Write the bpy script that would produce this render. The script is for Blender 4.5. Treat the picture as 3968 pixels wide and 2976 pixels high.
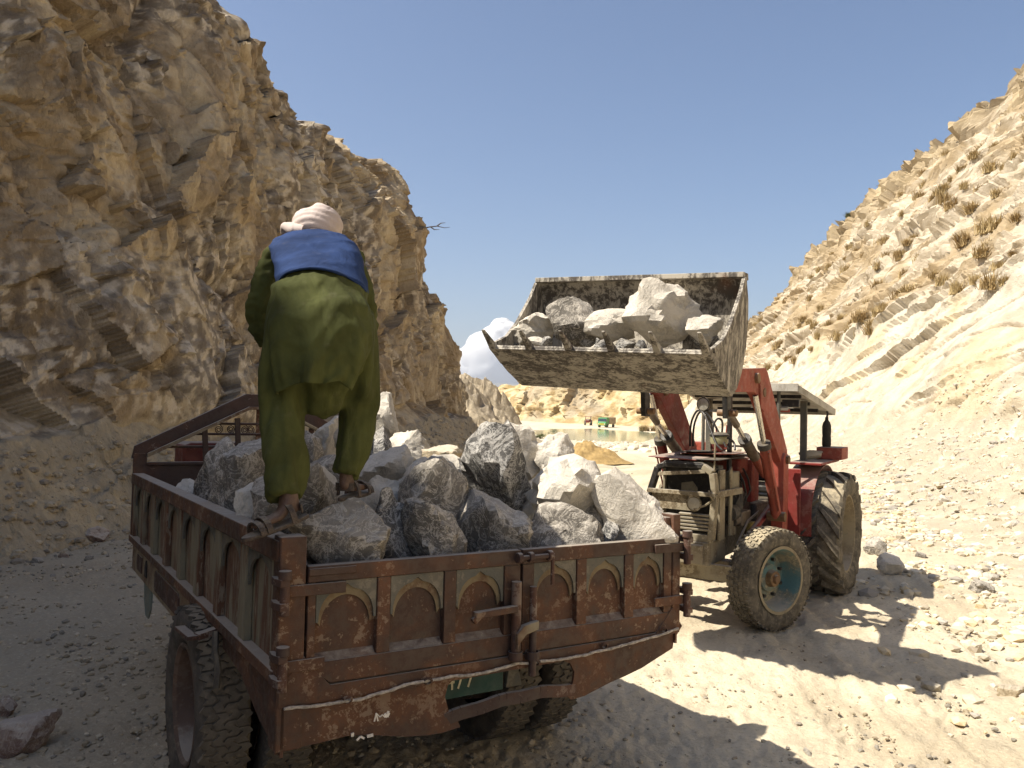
import bpy, bmesh, math, random
import numpy as np
from mathutils import Vector, Matrix, Euler
from math import radians as R, sin, cos, pi

for o in list(bpy.data.objects):
    bpy.data.objects.remove(o)
scene = bpy.context.scene
COL = scene.collection
random.seed(7)

# ------------------------------------------------------------------ camera
CAM_H, FPX = 2.1, 820.0
cam_data = bpy.data.cameras.new('camera')
cam_data.sensor_width = 36.0
cam_data.lens = FPX / 1024.0 * 36.0
cam_data.clip_start = 0.05
cam_data.clip_end = 30000.0
cam = bpy.data.objects.new('camera', cam_data)
COL.objects.link(cam)
CAM_M = Matrix.Rotation(R(91.0), 4, 'X') @ Matrix.Rotation(R(1.0), 4, 'Z')
cam.matrix_world = Matrix.Translation((0, 0, CAM_H)) @ CAM_M
scene.camera = cam

# ------------------------------------------------------------------ sky, sun, exposure
SUN_TO = Vector((-0.97, -0.25, 1.35)).normalized()
SUN_EL = math.asin(SUN_TO.z)
world = bpy.data.worlds.new('World')
scene.world = world
world.use_nodes = True
wn, wl = world.node_tree.nodes, world.node_tree.links
wn.clear()
sky = wn.new('ShaderNodeTexSky')
sky.sky_type = 'NISHITA'
sky.sun_disc = False
sky.sun_elevation = SUN_EL
sky.sun_rotation = math.atan2(SUN_TO.x, SUN_TO.y)
sky.altitude = 600
sky.air_density = 1.0
sky.dust_density = 3.0
sky.ozone_density = 4.5
wbg = wn.new('ShaderNodeBackground')
wbg.inputs['Strength'].default_value = 0.08
wout = wn.new('ShaderNodeOutputWorld')
wl.new(sky.outputs[0], wbg.inputs['Color'])
wl.new(wbg.outputs[0], wout.inputs['Surface'])
sun_data = bpy.data.lights.new('sun', 'SUN')
sun_data.energy = 4.8
sun_data.angle = R(0.53)
sun_data.color = (1.0, 0.93, 0.82)
sun = bpy.data.objects.new('sun', sun_data)
sun.rotation_euler = SUN_TO.to_track_quat('Z', 'Y').to_euler()
sun.location = SUN_TO * 60
COL.objects.link(sun)
scene.view_settings.view_transform = 'Standard'
scene.view_settings.look = 'None'
scene.view_settings.gamma = 1.0
scene.view_settings.use_curve_mapping = False
scene.view_settings.exposure = 0.9
scene.render.engine = 'CYCLES'
scene.cycles.max_bounces = 5
scene.cycles.diffuse_bounces = 4
scene.cycles.glossy_bounces = 2
scene.cycles.transmission_bounces = 2
scene.cycles.volume_bounces = 0

# ------------------------------------------------------------------ helpers
def ray(px, py):
    return CAM_M.to_3x3() @ Vector(((px - 512) / FPX, -(py - 384) / FPX, -1.0))
def at(px, py, D):
    """point seen at pixel (1024 x 768 frame) at distance D along +Y"""
    d = ray(px, py)
    return Vector((0, 0, CAM_H)) + d * (D / d.y)
def ground_hit(px, py, z=0.0):
    d = ray(px, py)
    return Vector((0, 0, CAM_H)) + d * ((z - CAM_H) / d.z)

def tag(o, label=None, cat=None, group=None, kind=None):
    if label: o['label'] = label
    if cat: o['category'] = cat
    if group: o['group'] = group
    if kind: o['kind'] = kind
    return o
def empty(name, loc=(0, 0, 0), rz=0.0):
    o = bpy.data.objects.new(name, None)
    o.empty_display_size = 0.2
    o.location = loc
    o.rotation_euler = (0, 0, rz)
    COL.objects.link(o)
    return o
def link_mesh(name, me, m=None, parent=None):
    o = bpy.data.objects.new(name, me)
    COL.objects.link(o)
    if m is not None and not me.materials: me.materials.append(m)
    if parent is not None: o.parent = parent
    return o
def mesh_np(name, V, F, smooth=False, sharp=None):
    """V (n,3) array, F (m,k) int array (uniform k) """
    V = np.asarray(V, dtype=np.float32); F = np.asarray(F, dtype=np.int32)
    me = bpy.data.meshes.new(name)
    me.vertices.add(len(V)); me.vertices.foreach_set('co', V.ravel())
    k = F.shape[1]
    me.loops.add(F.size); me.loops.foreach_set('vertex_index', F.ravel())
    me.polygons.add(len(F))
    me.polygons.foreach_set('loop_start', np.arange(0, F.size, k, dtype=np.int32))
    me.update(calc_edges=True); me.validate()
    me.polygons.foreach_set('use_smooth', np.full(len(me.polygons), smooth))
    if smooth and sharp: me.set_sharp_from_angle(angle=R(sharp))
    return me
def grid_faces(nu, nv, closed_u=False):
    i = np.arange(nu if closed_u else nu - 1); j = np.arange(nv - 1)
    I, J = np.meshgrid(i, j, indexing='ij')
    I2 = (I + 1) % nu
    return np.stack([I * nv + J, I2 * nv + J, I2 * nv + J + 1, I * nv + J + 1], -1).reshape(-1, 4)

class MB:
    """collects simple solids and links them as one mesh object"""
    def __init__(s): s.v = []; s.f = []
    def add(s, vs, fs):
        b = len(s.v); s.v += [Vector(v) for v in vs]; s.f += [[b + i for i in f] for f in fs]; return s
    def box(s, c, d, rot=None, taper=1.0):
        c = Vector(c); h = Vector(d) / 2
        pts = []
        for x, y, z in ((-1,-1,-1),(1,-1,-1),(1,1,-1),(-1,1,-1),(-1,-1,1),(1,-1,1),(1,1,1),(-1,1,1)):
            t = taper if z > 0 else 1.0
            p = Vector((x*h.x*t, y*h.y*t, z*h.z))
            if rot is not None: p = (Euler(rot).to_matrix() if not isinstance(rot, Matrix) else rot) @ p
            pts.append(c + p)
        return s.add(pts, [(0,3,2,1),(4,5,6,7),(0,1,5,4),(1,2,6,5),(2,3,7,6),(3,0,4,7)])
    def bb(s, a, b):
        a = Vector(a); b = Vector(b); return s.box((a + b) / 2, [abs(x) for x in (b - a)])
    def frame(s, p0, p1, up=(0, 0, 1)):
        w = (Vector(p1) - Vector(p0)); L = w.length; w.normalize()
        u = Vector(up); 
        if abs(u.dot(w)) > 0.95: u = Vector((1, 0, 0)) if abs(w.x) < 0.9 else Vector((0, 1, 0))
        x = u.cross(w).normalized(); y = w.cross(x)
        return x, y, w, L
    def bar(s, p0, p1, a, b, up=(0, 0, 1), a2=None, b2=None):
        """rectangular bar; a across, b along 'up'"""
        x, y, w, L = s.frame(p0, p1, up); p0 = Vector(p0); p1 = Vector(p1)
        a2 = a if a2 is None else a2; b2 = b if b2 is None else b2
        q = []
        for p, aa, bb in ((p0, a, b), (p1, a2, b2)):
            for i, j in ((-1,-1),(1,-1),(1,1),(-1,1)): q.append(p + x*(i*aa/2) + y*(j*bb/2))
        return s.add(q, [(3,2,1,0),(4,5,6,7),(0,1,5,4),(1,2,6,5),(2,3,7,6),(3,0,4,7)])
    def cyl(s, p0, p1, r, n=14, r2=None, caps=True):
        x, y, w, L = s.frame(p0, p1); p0 = Vector(p0); p1 = Vector(p1); r2 = r if r2 is None else r2
        q = [p0 + (x*cos(2*pi*i/n) + y*sin(2*pi*i/n))*r for i in range(n)] + [p1 + (x*cos(2*pi*i/n) + y*sin(2*pi*i/n))*r2 for i in range(n)]
        f = [(i, (i+1) % n, n + (i+1) % n, n + i) for i in range(n)]
        if caps: f += [tuple(range(n))[::-1], tuple(range(n, 2*n))]
        return s.add(q, f)
    def tube(s, pts, r, n=8, rs=None):
        pts = [Vector(p) for p in pts]; q = []; f = []; px = None
        for k, p in enumerate(pts):
            t = (pts[min(k+1, len(pts)-1)] - pts[max(k-1, 0)]).normalized()
            if px is None:
                u = Vector((0,0,1)) if abs(t.z) < 0.9 else Vector((1,0,0)); px = u.cross(t).normalized()
            px = (px - t*px.dot(t)).normalized(); py = t.cross(px)
            rr = r if rs is None else rs[k]
            q += [p + (px*cos(2*pi*i/n) + py*sin(2*pi*i/n))*rr for i in range(n)]
        m = len(pts)
        for k in range(m-1):
            f += [(k*n+i, k*n+(i+1) % n, (k+1)*n+(i+1) % n, (k+1)*n+i) for i in range(n)]
        f += [tuple(range(n))[::-1], tuple(range((m-1)*n, m*n))]
        return s.add(q, f)
    def prism(s, poly, o, x, y, depth):
        """poly 2d list extruded along x cross y by depth, centred"""
        o = Vector(o); x = Vector(x); y = Vector(y); n = x.cross(y).normalized()
        m = len(poly)
        q = [o + x*a + y*b - n*depth/2 for a, b in poly] + [o + x*a + y*b + n*depth/2 for a, b in poly]
        f = [tuple(range(m))[::-1], tuple(range(m, 2*m))] + [(i, (i+1) % m, m+(i+1) % m, m+i) for i in range(m)]
        return s.add(q, f)
    def lathe(s, prof, o, ax, n=32, closed=False):
        """prof list of (r, t) along axis ax from o"""
        o = Vector(o); w = Vector(ax).normalized()
        u = Vector((0,0,1)) if abs(w.z) < 0.9 else Vector((1,0,0))
        x = u.cross(w).normalized(); y = w.cross(x)
        q = []; f = []
        for r, t in prof:
            q += [o + w*t + (x*cos(2*pi*i/n) + y*sin(2*pi*i/n))*r for i in range(n)]
        m = len(prof)
        for k in range(m if closed else m-1):
            k2 = (k+1) % m
            f += [(k*n+i, k*n+(i+1) % n, k2*n+(i+1) % n, k2*n+i) for i in range(n)]
        return s.add(q, f)
    def ball(s, c, r, n=12, m=8):
        prof = [(max(1e-4, r*sin(pi*k/m)), -r*cos(pi*k/m)) for k in range(m+1)]
        return s.lathe(prof, c, (0,0,1), n)
    def build(s, name, m, parent=None, bevel=0.0, smooth=True, angle=35, seg=2):
        me = bpy.data.meshes.new(name)
        me.from_pydata([tuple(v) for v in s.v], [], s.f); me.update()
        bm = bmesh.new(); bm.from_mesh(me); bmesh.ops.recalc_face_normals(bm, faces=bm.faces); bm.to_mesh(me); bm.free()
        if smooth:
            me.polygons.foreach_set('use_smooth', np.ones(len(me.polygons), dtype=bool)); me.set_sharp_from_angle(angle=R(angle))
        o = link_mesh(name, me, m, parent)
        if bevel:
            b = o.modifiers.new('bevel', 'BEVEL'); b.width = bevel; b.segments = seg; b.limit_method = 'ANGLE'; b.angle_limit = R(40)
            b.harden_normals = False
        return o

# ---- vectorised noise
def _hash(ix, iy, iz, seed):
    h = (ix.astype(np.uint32) * np.uint32(374761393) + iy.astype(np.uint32) * np.uint32(668265263)
         + iz.astype(np.uint32) * np.uint32(2147483647) + np.uint32((seed * 974634777 + 12345) & 0xffffffff))
    h = (h ^ (h >> np.uint32(13))) * np.uint32(1274126177)
    h = (h ^ (h >> np.uint32(16))) * np.uint32(2246822519)
    return h ^ (h >> np.uint32(15))
def _u(h): return (h & np.uint32(0xffff)).astype(np.float32) / 65535.0
def perlin(P, seed=0):
    P = np.asarray(P, dtype=np.float32)
    I = np.floor(P); Fr = P - I; I = I.astype(np.int64).astype(np.int32)
    W = Fr * Fr * Fr * (Fr * (Fr * 6 - 15) + 10)
    out = np.zeros(len(P), dtype=np.float32)
    for dx in (0, 1):
        wx = W[:, 0] if dx else 1 - W[:, 0]
        for dy in (0, 1):
            wy = W[:, 1] if dy else 1 - W[:, 1]
            for dz in (0, 1):
                wz = W[:, 2] if dz else 1 - W[:, 2]
                h = _hash(I[:, 0] + dx, I[:, 1] + dy, I[:, 2] + dz, seed)
                gx = _u(h) * 2 - 1; gy = _u(h >> np.uint32(8)) * 2 - 1; gz = _u(h >> np.uint32(16)) * 2 - 1
                out += wx * wy * wz * (gx * (Fr[:, 0] - dx) + gy * (Fr[:, 1] - dy) + gz * (Fr[:, 2] - dz))
    return out * 1.6
def fbm(P, octv=4, lac=2.03, gain=0.5, seed=0, ridged=False):
    a = 1.0; s = np.zeros(len(P), dtype=np.float32); Q = np.asarray(P, dtype=np.float32).copy()
    for k in range(octv):
        n = perlin(Q, seed + k * 17)
        if ridged: n = 1 - 2 * np.abs(n)
        s += a * n; a *= gain; Q = Q * lac + 3.7
    return s
def facets(P, seed=0, tilt=1.0):
    """fractured-rock field: every voronoi cell gets a random tilted plane; also returns F2-F1 and a cell id value"""
    P = np.asarray(P, dtype=np.float32)
    I = np.floor(P).astype(np.int32); n = len(P)
    b1 = np.full(n, 9.0, np.float32); b2 = np.full(n, 9.0, np.float32)
    hb = np.zeros(n, np.uint32); d = np.zeros((n, 3), np.float32)
    for dx in (-1, 0, 1):
        for dy in (-1, 0, 1):
            for dz in (-1, 0, 1):
                cx, cy, cz = I[:, 0] + dx, I[:, 1] + dy, I[:, 2] + dz
                h = _hash(cx, cy, cz, seed)
                ex = P[:, 0] - (cx + _u(h)); ey = P[:, 1] - (cy + _u(h >> np.uint32(8))); ez = P[:, 2] - (cz + _u(h >> np.uint32(16)))
                dd = ex * ex + ey * ey + ez * ez
                m = dd < b1
                b2 = np.where(m, b1, np.minimum(b2, dd)); b1 = np.where(m, dd, b1)
                hb = np.where(m, h, hb)
                d[m, 0] = ex[m]; d[m, 1] = ey[m]; d[m, 2] = ez[m]
    k = hb * np.uint32(2654435761); k = k ^ (k >> np.uint32(15))
    val = _u(k) * 2 - 1
    g = np.stack([_u(k >> np.uint32(5)), _u(k >> np.uint32(10)), _u(k >> np.uint32(16))], 1) * 2 - 1
    plane = (d * g).sum(1) * tilt
    return val, plane, np.sqrt(b2) - np.sqrt(b1)

def blocks(P, seed=0, tilt=1.0, kappa=.9, spread=.6):
    """continuous fractured-rock field: the highest of many tilted, drooping planes; returns height, crease distance and a block value"""
    P = np.asarray(P, dtype=np.float32)
    I = np.floor(P).astype(np.int32); n = len(P)
    b1 = np.full(n, -9.0, np.float32); b2 = np.full(n, -9.0, np.float32); vb = np.zeros(n, np.float32)
    for dx in (-1, 0, 1):
        for dy in (-1, 0, 1):
            for dz in (-1, 0, 1):
                cx, cy, cz = I[:, 0] + dx, I[:, 1] + dy, I[:, 2] + dz
                h = _hash(cx, cy, cz, seed)
                ex = P[:, 0] - (cx + _u(h)); ey = P[:, 1] - (cy + _u(h >> np.uint32(8))); ez = P[:, 2] - (cz + _u(h >> np.uint32(16)))
                k = h * np.uint32(2654435761); k = k ^ (k >> np.uint32(15))
                v = _u(k) * 2 - 1
                f = spread * v + tilt * ((_u(k >> np.uint32(5)) * 2 - 1) * ex + (_u(k >> np.uint32(10)) * 2 - 1) * ey + (_u(k >> np.uint32(16)) * 2 - 1) * ez) - kappa * (.55 * (np.abs(ex) + np.abs(ey) + np.abs(ez)) + .45 * np.maximum(np.maximum(np.abs(ex + ey), np.abs(ey + ez)), np.abs(ez - ex)))
                m = f > b1
                b2 = np.where(m, b1, np.maximum(b2, f)); b1 = np.where(m, f, b1); vb = np.where(m, v, vb)
    return b1 - .25, b1 - b2, vb

# ---- materials
def new_mat(name):
    m = bpy.data.materials.new(name); m.use_nodes = True
    nt = m.node_tree; nt.nodes.clear()
    out = nt.nodes.new('ShaderNodeOutputMaterial'); b = nt.nodes.new('ShaderNodeBsdfPrincipled')
    nt.links.new(b.outputs[0], out.inputs['Surface'])
    return m, NT(nt), b
class NT:
    def __init__(s, nt): s.nt = nt; s._tc = None
    def node(s, t, **kw):
        n = s.nt.nodes.new(t)
        for k, v in kw.items(): setattr(n, k, v)
        return n
    def set(s, sock, v):
        if hasattr(v, 'links') or isinstance(v, bpy.types.NodeSocket): s.nt.links.new(v, sock)
        elif isinstance(v, (tuple, list)) and len(v) == 3 and sock.type == 'RGBA': sock.default_value = (*v, 1)
        else: sock.default_value = v
    def coord(s, kind='Object', scale=(1, 1, 1), rot=(0, 0, 0)):
        if s._tc is None: s._tc = s.node('ShaderNodeTexCoord')
        src = s._tc.outputs[kind]
        if scale == (1, 1, 1) and rot == (0, 0, 0): return src
        mp = s.node('ShaderNodeMapping'); s.set(mp.inputs['Vector'], src)
        mp.inputs['Scale'].default_value = scale; mp.inputs['Rotation'].default_value = rot
        return mp.outputs[0]
    def noise(s, vec, scale, detail=4, rough=0.55, dist=0.0):
        n = s.node('ShaderNodeTexNoise'); s.set(n.inputs['Vector'], vec)
        n.inputs['Scale'].default_value = scale; n.inputs['Detail'].default_value = detail
        n.inputs['Roughness'].default_value = rough; n.inputs['Distortion'].default_value = dist
        return n.outputs[0]
    def voro(s, vec, scale, feature='F1', out='Distance', rnd=1.0):
        n = s.node('ShaderNodeTexVoronoi', feature=feature); s.set(n.inputs['Vector'], vec)
        n.inputs['Scale'].default_value = scale; n.inputs['Randomness'].default_value = rnd
        return n.outputs[out]
    def ramp(s, fac, lo, hi, a=0.0, b=1.0):
        n = s.node('ShaderNodeMapRange'); n.clamp = True; n.interpolation_type = 'SMOOTHSTEP'
        s.set(n.inputs[0], fac); n.inputs[1].default_value = lo; n.inputs[2].default_value = hi
        n.inputs[3].default_value = a; n.inputs[4].default_value = b
        return n.outputs[0]
    def mix(s, fac, a, b, mode='MIX'):
        n = s.node('ShaderNodeMix', data_type='RGBA', blend_type=mode)
        s.set(n.inputs[0], fac); s.set(n.inputs[6], a); s.set(n.inputs[7], b)
        return n.outputs[2]
    def math(s, op, a, b=0.0):
        n = s.node('ShaderNodeMath', operation=op); s.set(n.inputs[0], a); s.set(n.inputs[1], b); return n.outputs[0]
    def bump(s, h, strength=0.5, dist=0.02, normal=None):
        n = s.node('ShaderNodeBump'); n.inputs['Strength'].default_value = strength; n.inputs['Distance'].default_value = dist
        s.set(n.inputs['Height'], h)
        if normal is not None: s.set(n.inputs['Normal'], normal)
        return n.outputs[0]
    def upness(s):
        g = s.node('ShaderNodeNewGeometry'); x = s.node('ShaderNodeSeparateXYZ'); s.set(x.inputs[0], g.outputs['Normal']); return x.outputs[2]
    def objrand(s):
        return s.node('ShaderNodeObjectInfo').outputs['Random']
    def attr(s, name):
        a = s.node('ShaderNodeAttribute'); a.attribute_name = name; return a.outputs['Fac']

def simple(name, col, rough=0.7, metal=0.0, var=0.25, scale=6.0, bump=0.15, dust=0.0, dustcol=(.42, .36, .26)):
    m, n, b = new_mat(name)
    c = n.coord()
    f = n.noise(c, scale, 5, 0.6)
    dk = tuple(x * (1 - var) for x in col); lt = tuple(min(1, x * (1 + var)) for x in col)
    col_s = n.mix(n.ramp(f, .3, .7), dk, lt)
    if dust:
        u = n.ramp(n.math('ADD', n.upness(), n.math('MULTIPLY', n.math('SUBTRACT', n.noise(c, scale * 1.7, 5, .65), .5), 1.6)), .35, 1.1, 0, dust)
        u2 = n.ramp(n.noise(c, scale * 4, 6, .7), .5, .8, 0, dust * .6)
        col_s = n.mix(n.math('MAXIMUM', u, u2), col_s, dustcol)
    n.set(b.inputs['Base Color'], col_s)
    n.set(b.inputs['Roughness'], n.ramp(n.noise(c, scale * 3, 4), .3, .7, max(.05, rough - .12), min(1, rough + .12)))
    b.inputs['Metallic'].default_value = metal
    if bump: n.set(b.inputs['Normal'], n.bump(n.noise(c, scale * 6, 5, .65), bump, .01))
    return m

# ================================================================== terrain
def sstep(x, a, b):
    t = np.clip((x - a) / (b - a), 0, 1); return t * t * (3 - 2 * t)
RFOOT = np.array([(6.2, -30), (6.3, -6), (6.6, 3), (7.3, 9), (8.8, 14), (10.5, 20), (12.2, 30), (14, 45), (15.8, 65), (17, 90), (19, 112), (26, 140), (42, 175), (60, 200)], float)
LFOOT = np.array([(-8.8, -30), (-8.2, -14), (-7.8, -4), (-7.7, 3), (-7.7, 7.5), (-7.3, 11), (-5.7, 15.5), (-4.0, 19.7), (-2.9, 24), (-2.4, 29.5), (-1.95, 33.5), (-1.7, 36.0), (-2.0, 38), (-4.5, 41), (-12, 47)], float)
POND_C, POND_R, POND_Z = (16.0, 146.0), (11.5, 25.0), -4.05
def ground_z(x, y):
    x = np.asarray(x, np.float32); y = np.asarray(y, np.float32)
    z = -4.0 * sstep(y, 26, 118) * 0.55 - 4.0 * 0.45 * np.clip((y - 26) / 92, 0, 1)
    P = np.stack([x, y, np.zeros_like(x)], 1)
    near = 1 - sstep(np.abs(y), 60, 400)
    z = z + near * (0.10 * fbm(P / 5.0, 3, seed=3) + 0.03 * fbm(P / 1.1, 3, seed=5))
    # wheel ruts worn along the track
    t = (x - 1.2 - 0.05 * y)
    z = z - 0.05 * np.exp(-((t - 2.6) / .35) ** 2) * near - 0.05 * np.exp(-((t - .9) / .35) ** 2) * near
    # pond basin
    e = np.sqrt(((x - POND_C[0]) / POND_R[0]) ** 2 + ((y - POND_C[1]) / POND_R[1]) ** 2) + 0.12 * fbm(P / 9.0, 3, seed=9)
    z = z - 0.45 * (1 - sstep(e, .9, 1.12)) * (y > 90) * (y < 200)
    # flat standing ground under the vehicles
    m = 1 - sstep(np.sqrt(((x - .4) / 3.2) ** 2 + ((y - 5.2) / 4.0) ** 2), .7, 1.15)
    m2 = 1 - sstep(np.sqrt(((x - 2.6) / 2.2) ** 2 + ((y - 8.8) / 2.2) ** 2), .7, 1.2)
    mm = np.maximum(m, m2)
    return (z * (1 - mm) + (0.012 * fbm(P / .6, 3, seed=8)) * mm).astype(np.float32)

def cmix(a, b, t):
    a = np.asarray(a, np.float32); b = np.asarray(b, np.float32)
    if a.ndim == 1: a = a[None, :]
    if b.ndim == 1: b = b[None, :]
    t = np.asarray(t, np.float32)[:, None]
    return a * (1 - t) + b * t
def put_col(me, C):
    a = me.attributes.new('col', 'FLOAT_COLOR', 'POINT')
    a.data.foreach_set('color', np.concatenate([np.clip(C, 0, 1), np.ones((len(C), 1))], 1).astype(np.float32).ravel())
def vcol_mat(name, fscale, fcol, famt, bscale, bstr, bdist, coordkw={}, flo=.5, fhi=.75, lcol=None, lamt=0.0):
    """vertex colour (large patches) with fine procedural grain and relief"""
    m, n, b = new_mat(name)
    a = n.node('ShaderNodeAttribute'); a.attribute_name = 'col'
    f = n.noise(n.coord(**coordkw), fscale, 5, .72)
    col = n.mix(n.ramp(f, flo, fhi, 0, famt), a.outputs['Color'], fcol)
    if lcol: col = n.mix(n.ramp(f, 1 - fhi, 1 - flo, lamt, 0), col, lcol)
    n.set(b.inputs['Base Color'], col); b.inputs['Roughness'].default_value = .95; b.inputs['Specular IOR Level'].default_value = .12
    n.set(b.inputs['Normal'], n.bump(n.noise(n.coord(**coordkw), bscale, 5, .7, .3), bstr, bdist))
    return m

# ---- ground sheet (fine in front of the camera, coarse behind)
th = np.concatenate([np.linspace(-52, 52, 560), np.linspace(55, 305, 60)]) * pi / 180
rr = np.concatenate([[0.01], np.geomspace(1.0, 60, 420), np.geomspace(62, 300, 90), np.geomspace(340, 8600, 14)])
TH, RR = np.meshgrid(th, rr, indexing='ij')
gx = (np.sin(TH) * RR).ravel(); gy = (np.cos(TH) * RR).ravel()
gz = ground_z(gx, gy)
Pg = np.stack([gx, gy, gz * 0], 1)
nearm = (1 - sstep(np.sqrt(gx ** 2 + gy ** 2), 20, 45))
gmask = sstep(fbm(Pg / 1.7, 3, seed=31), -.1, .5)
gz = gz + nearm * gmask * .018 * fbm(Pg / .2, 3, seed=37)
for t0, x0_, cv in ((1.75, .9, .012), (3.45, .9, .012), (2.5, .4, -.01)):       # lugged tyre tracks pressed into the dust
    tx_ = gx - t0 - .10 * gy - cv * (gy - 5) ** 2
    bm_ = (1 - sstep(np.abs(tx_), .15, .21)) * nearm * (gx > .5) * sstep(fbm(Pg / 1.3, 2, seed=38), -.5, .1)
    fr_ = (gy / .17 + np.abs(tx_) / .17) % 1.0
    gz = gz - bm_ * (.022 - .016 * sstep(fr_, .35, .5) * (1 - sstep(fr_, .85, 1.0))) + nearm * (gx > .5) * .012 * np.exp(-((np.abs(tx_) - .24) / .05) ** 2) + nearm * .006 * fbm(Pg / .07, 2, seed=33)
ground_me = mesh_np('ground', np.stack([gx, gy, gz], 1), grid_faces(len(th), len(rr), True), smooth=True)

gC = cmix((.52, .445, .315), (.59, .51, .37), sstep(fbm(Pg / 3.0, 4, seed=34), -.4, .5))
gC = cmix(gC, (.40, .33, .225), .7 * gmask * nearm)
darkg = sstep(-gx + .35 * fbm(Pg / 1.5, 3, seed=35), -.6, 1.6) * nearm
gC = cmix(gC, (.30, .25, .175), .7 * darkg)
gC = cmix(gC, (.36, .31, .225), .45 * nearm * sstep(fbm(Pg / .25, 3, seed=36), .1, .5))
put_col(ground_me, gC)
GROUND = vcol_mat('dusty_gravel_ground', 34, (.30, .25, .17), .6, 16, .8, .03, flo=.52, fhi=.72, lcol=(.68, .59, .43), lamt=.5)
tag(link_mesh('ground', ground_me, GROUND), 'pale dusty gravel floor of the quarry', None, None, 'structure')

# ---- rock walls
def resample(pts, n, wfun):
    pts = np.asarray(pts, float)
    t = np.linspace(0, len(pts) - 1, 4000)
    X = np.interp(t, np.arange(len(pts)), pts[:, 0]); Y = np.interp(t, np.arange(len(pts)), pts[:, 1])
    k = np.ones(241) / 241
    Xs = np.convolve(np.pad(X, 120, 'edge'), k, 'valid'); Ys = np.convolve(np.pad(Y, 120, 'edge'), k, 'valid')
    ds = np.hypot(np.diff(Xs), np.diff(Ys)); mid = np.stack([(Xs[1:] + Xs[:-1]) / 2, (Ys[1:] + Ys[:-1]) / 2], 1)
    cw = np.concatenate([[0], np.cumsum(ds * wfun(mid))]); cl = np.concatenate([[0], np.cumsum(ds)])
    q = np.linspace(0, cw[-1], n)
    x = np.interp(q, cw, Xs); y = np.interp(q, cw, Ys); s = np.interp(q, cw, cl)
    tx = np.gradient(x, s); ty = np.gradient(y, s); L = np.hypot(tx, ty)
    return x, y, s, tx / L, ty / L

# ---------------- left cliff
CX, CY, CS, ctx, cty = resample(LFOOT, 980, lambda m: 1.0 / np.clip(np.hypot(m[:, 0], m[:, 1]), 9, 90) * np.where(m[:, 1] < 6, .22, 1.0))
cnx, cny = cty, -ctx                           # towards the road
RZ_Y = [-30, -14, -4, 0, 1.2, 2.4, 3.4, 4.6, 7, 9, 12, 15.5, 18.5, 20, 22, 24, 26.5, 29.5, 31, 32.5, 34, 35.5, 37, 39, 50]
RZ_Z = [17.5, 17.5, 17.8, 17.6, 17.6, 17.8, 16.8, 14.8, 12.7, 12.2, 12.2, 12.6, 12.4, 12.4, 10.8, 10.3, 10.4, 10.8, 10.6, 9.9, 8.9, 7.6, 5.6, 2.2, .5]  # unseen near heights raised so the crest shades the trailer
gzb = ground_z(CX, CY)
S3 = np.stack([CS, CS * 0, CS * 0], 1)
ridge = np.interp(CY, RZ_Y, RZ_Z) + 0.45 * fbm(S3 / 4.0, 3, seed=41) + 0.2 * fbm(S3 / .9, 2, seed=42)
nt_, nf_, nb_ = 70, 370, 24
talus_h = 1.35 + .35 * fbm(S3 / 5, 2, seed=44)
toe = 1.7 + .5 * fbm(S3 / 6, 2, seed=45)
offs, zs, mask = [], [], []
lean = np.interp(CY, [7, 13, 26, 32], [.20, .29, .27, .14])
for j in range(nt_):
    t = j / nt_; offs.append(-toe * (1 - t)); zs.append(gzb - .25 + (talus_h + .25) * t ** 1.15); mask.append(t * 0 + .05)
for j in range(nf_):
    t = j / (nf_ - 1); zz = gzb + talus_h + (ridge - gzb - talus_h) * t
    offs.append(lean * (zz - gzb - talus_h) + .5 * t ** 3); zs.append(zz); mask.append(min(1, .05 + t * 14))
for j in range(nb_):
    t = (j + 1) / nb_; offs.append(lean * (ridge - gzb - talus_h) + .5 + 14 * t ** 1.6); zs.append(ridge - .6 * t + 1.2 * np.sin(t * 5) * .4); mask.append(1 - .7 * t)
OFF = np.array(offs).T; ZZ = np.array(zs).T; MASK = np.broadcast_to(np.array(mask)[None, :], OFF.shape)
VX = CX[:, None] - cnx[:, None] * OFF; VY = CY[:, None] - cny[:, None] * OFF
P = np.stack([VX.ravel(), VY.ravel(), ZZ.ravel()], 1)
wp = np.stack([fbm(P / 3.0, 3, seed=50), fbm(P / 3.0, 3, seed=51), fbm(P / 3.0, 3, seed=52)], 1)
Q = P + wp * .40
# joints plunge steeply towards the far end: rotate and stretch
al_ = P[:, 1] * .89 + P[:, 0] * .45
Q2 = np.stack([Q[:, 0] * .8, (al_ + wp[:, 1] * .4) * .90 + Q[:, 2] * .44, ((al_ + wp[:, 1] * .4) * .44 - Q[:, 2] * .90) * .5], 1)
h1, e1, v1 = blocks(Q2 / 2.7, seed=55, tilt=1.0, kappa=.75)
h2, e2, v2 = blocks(Q2 / .95 + 5, seed=56, tilt=1.1, kappa=.8)
h3, e3, v3 = blocks((P + .2 * wp) * np.array([1, 1, .8]) / .40, seed=57, tilt=1.1, kappa=.8)
h4, e4, v4 = blocks((P + .1 * wp) / .15, seed=70, tilt=1.2, kappa=.8)
rough_zone = sstep(fbm(P / 2.5, 3, seed=58) + .2 * v1, -.35, .45)
disp = .65 * fbm(P / np.array([6.0, 6.0, 9.0]), 3, seed=53) - .55
disp += 1.05 * h1 + .40 * h2 + .24 * h3 * (.3 + .7 * rough_zone) + .075 * h4 * (.3 + .7 * rough_zone)
disp -= .22 * (1 - sstep(e1, 0, .08)) + .07 * (1 - sstep(e2, 0, .08))
disp += .05 * fbm(P / .5, 4, seed=59) * rough_zone
tal = sstep(MASK.ravel(), .0, .3)
tl = 1 - tal
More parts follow.
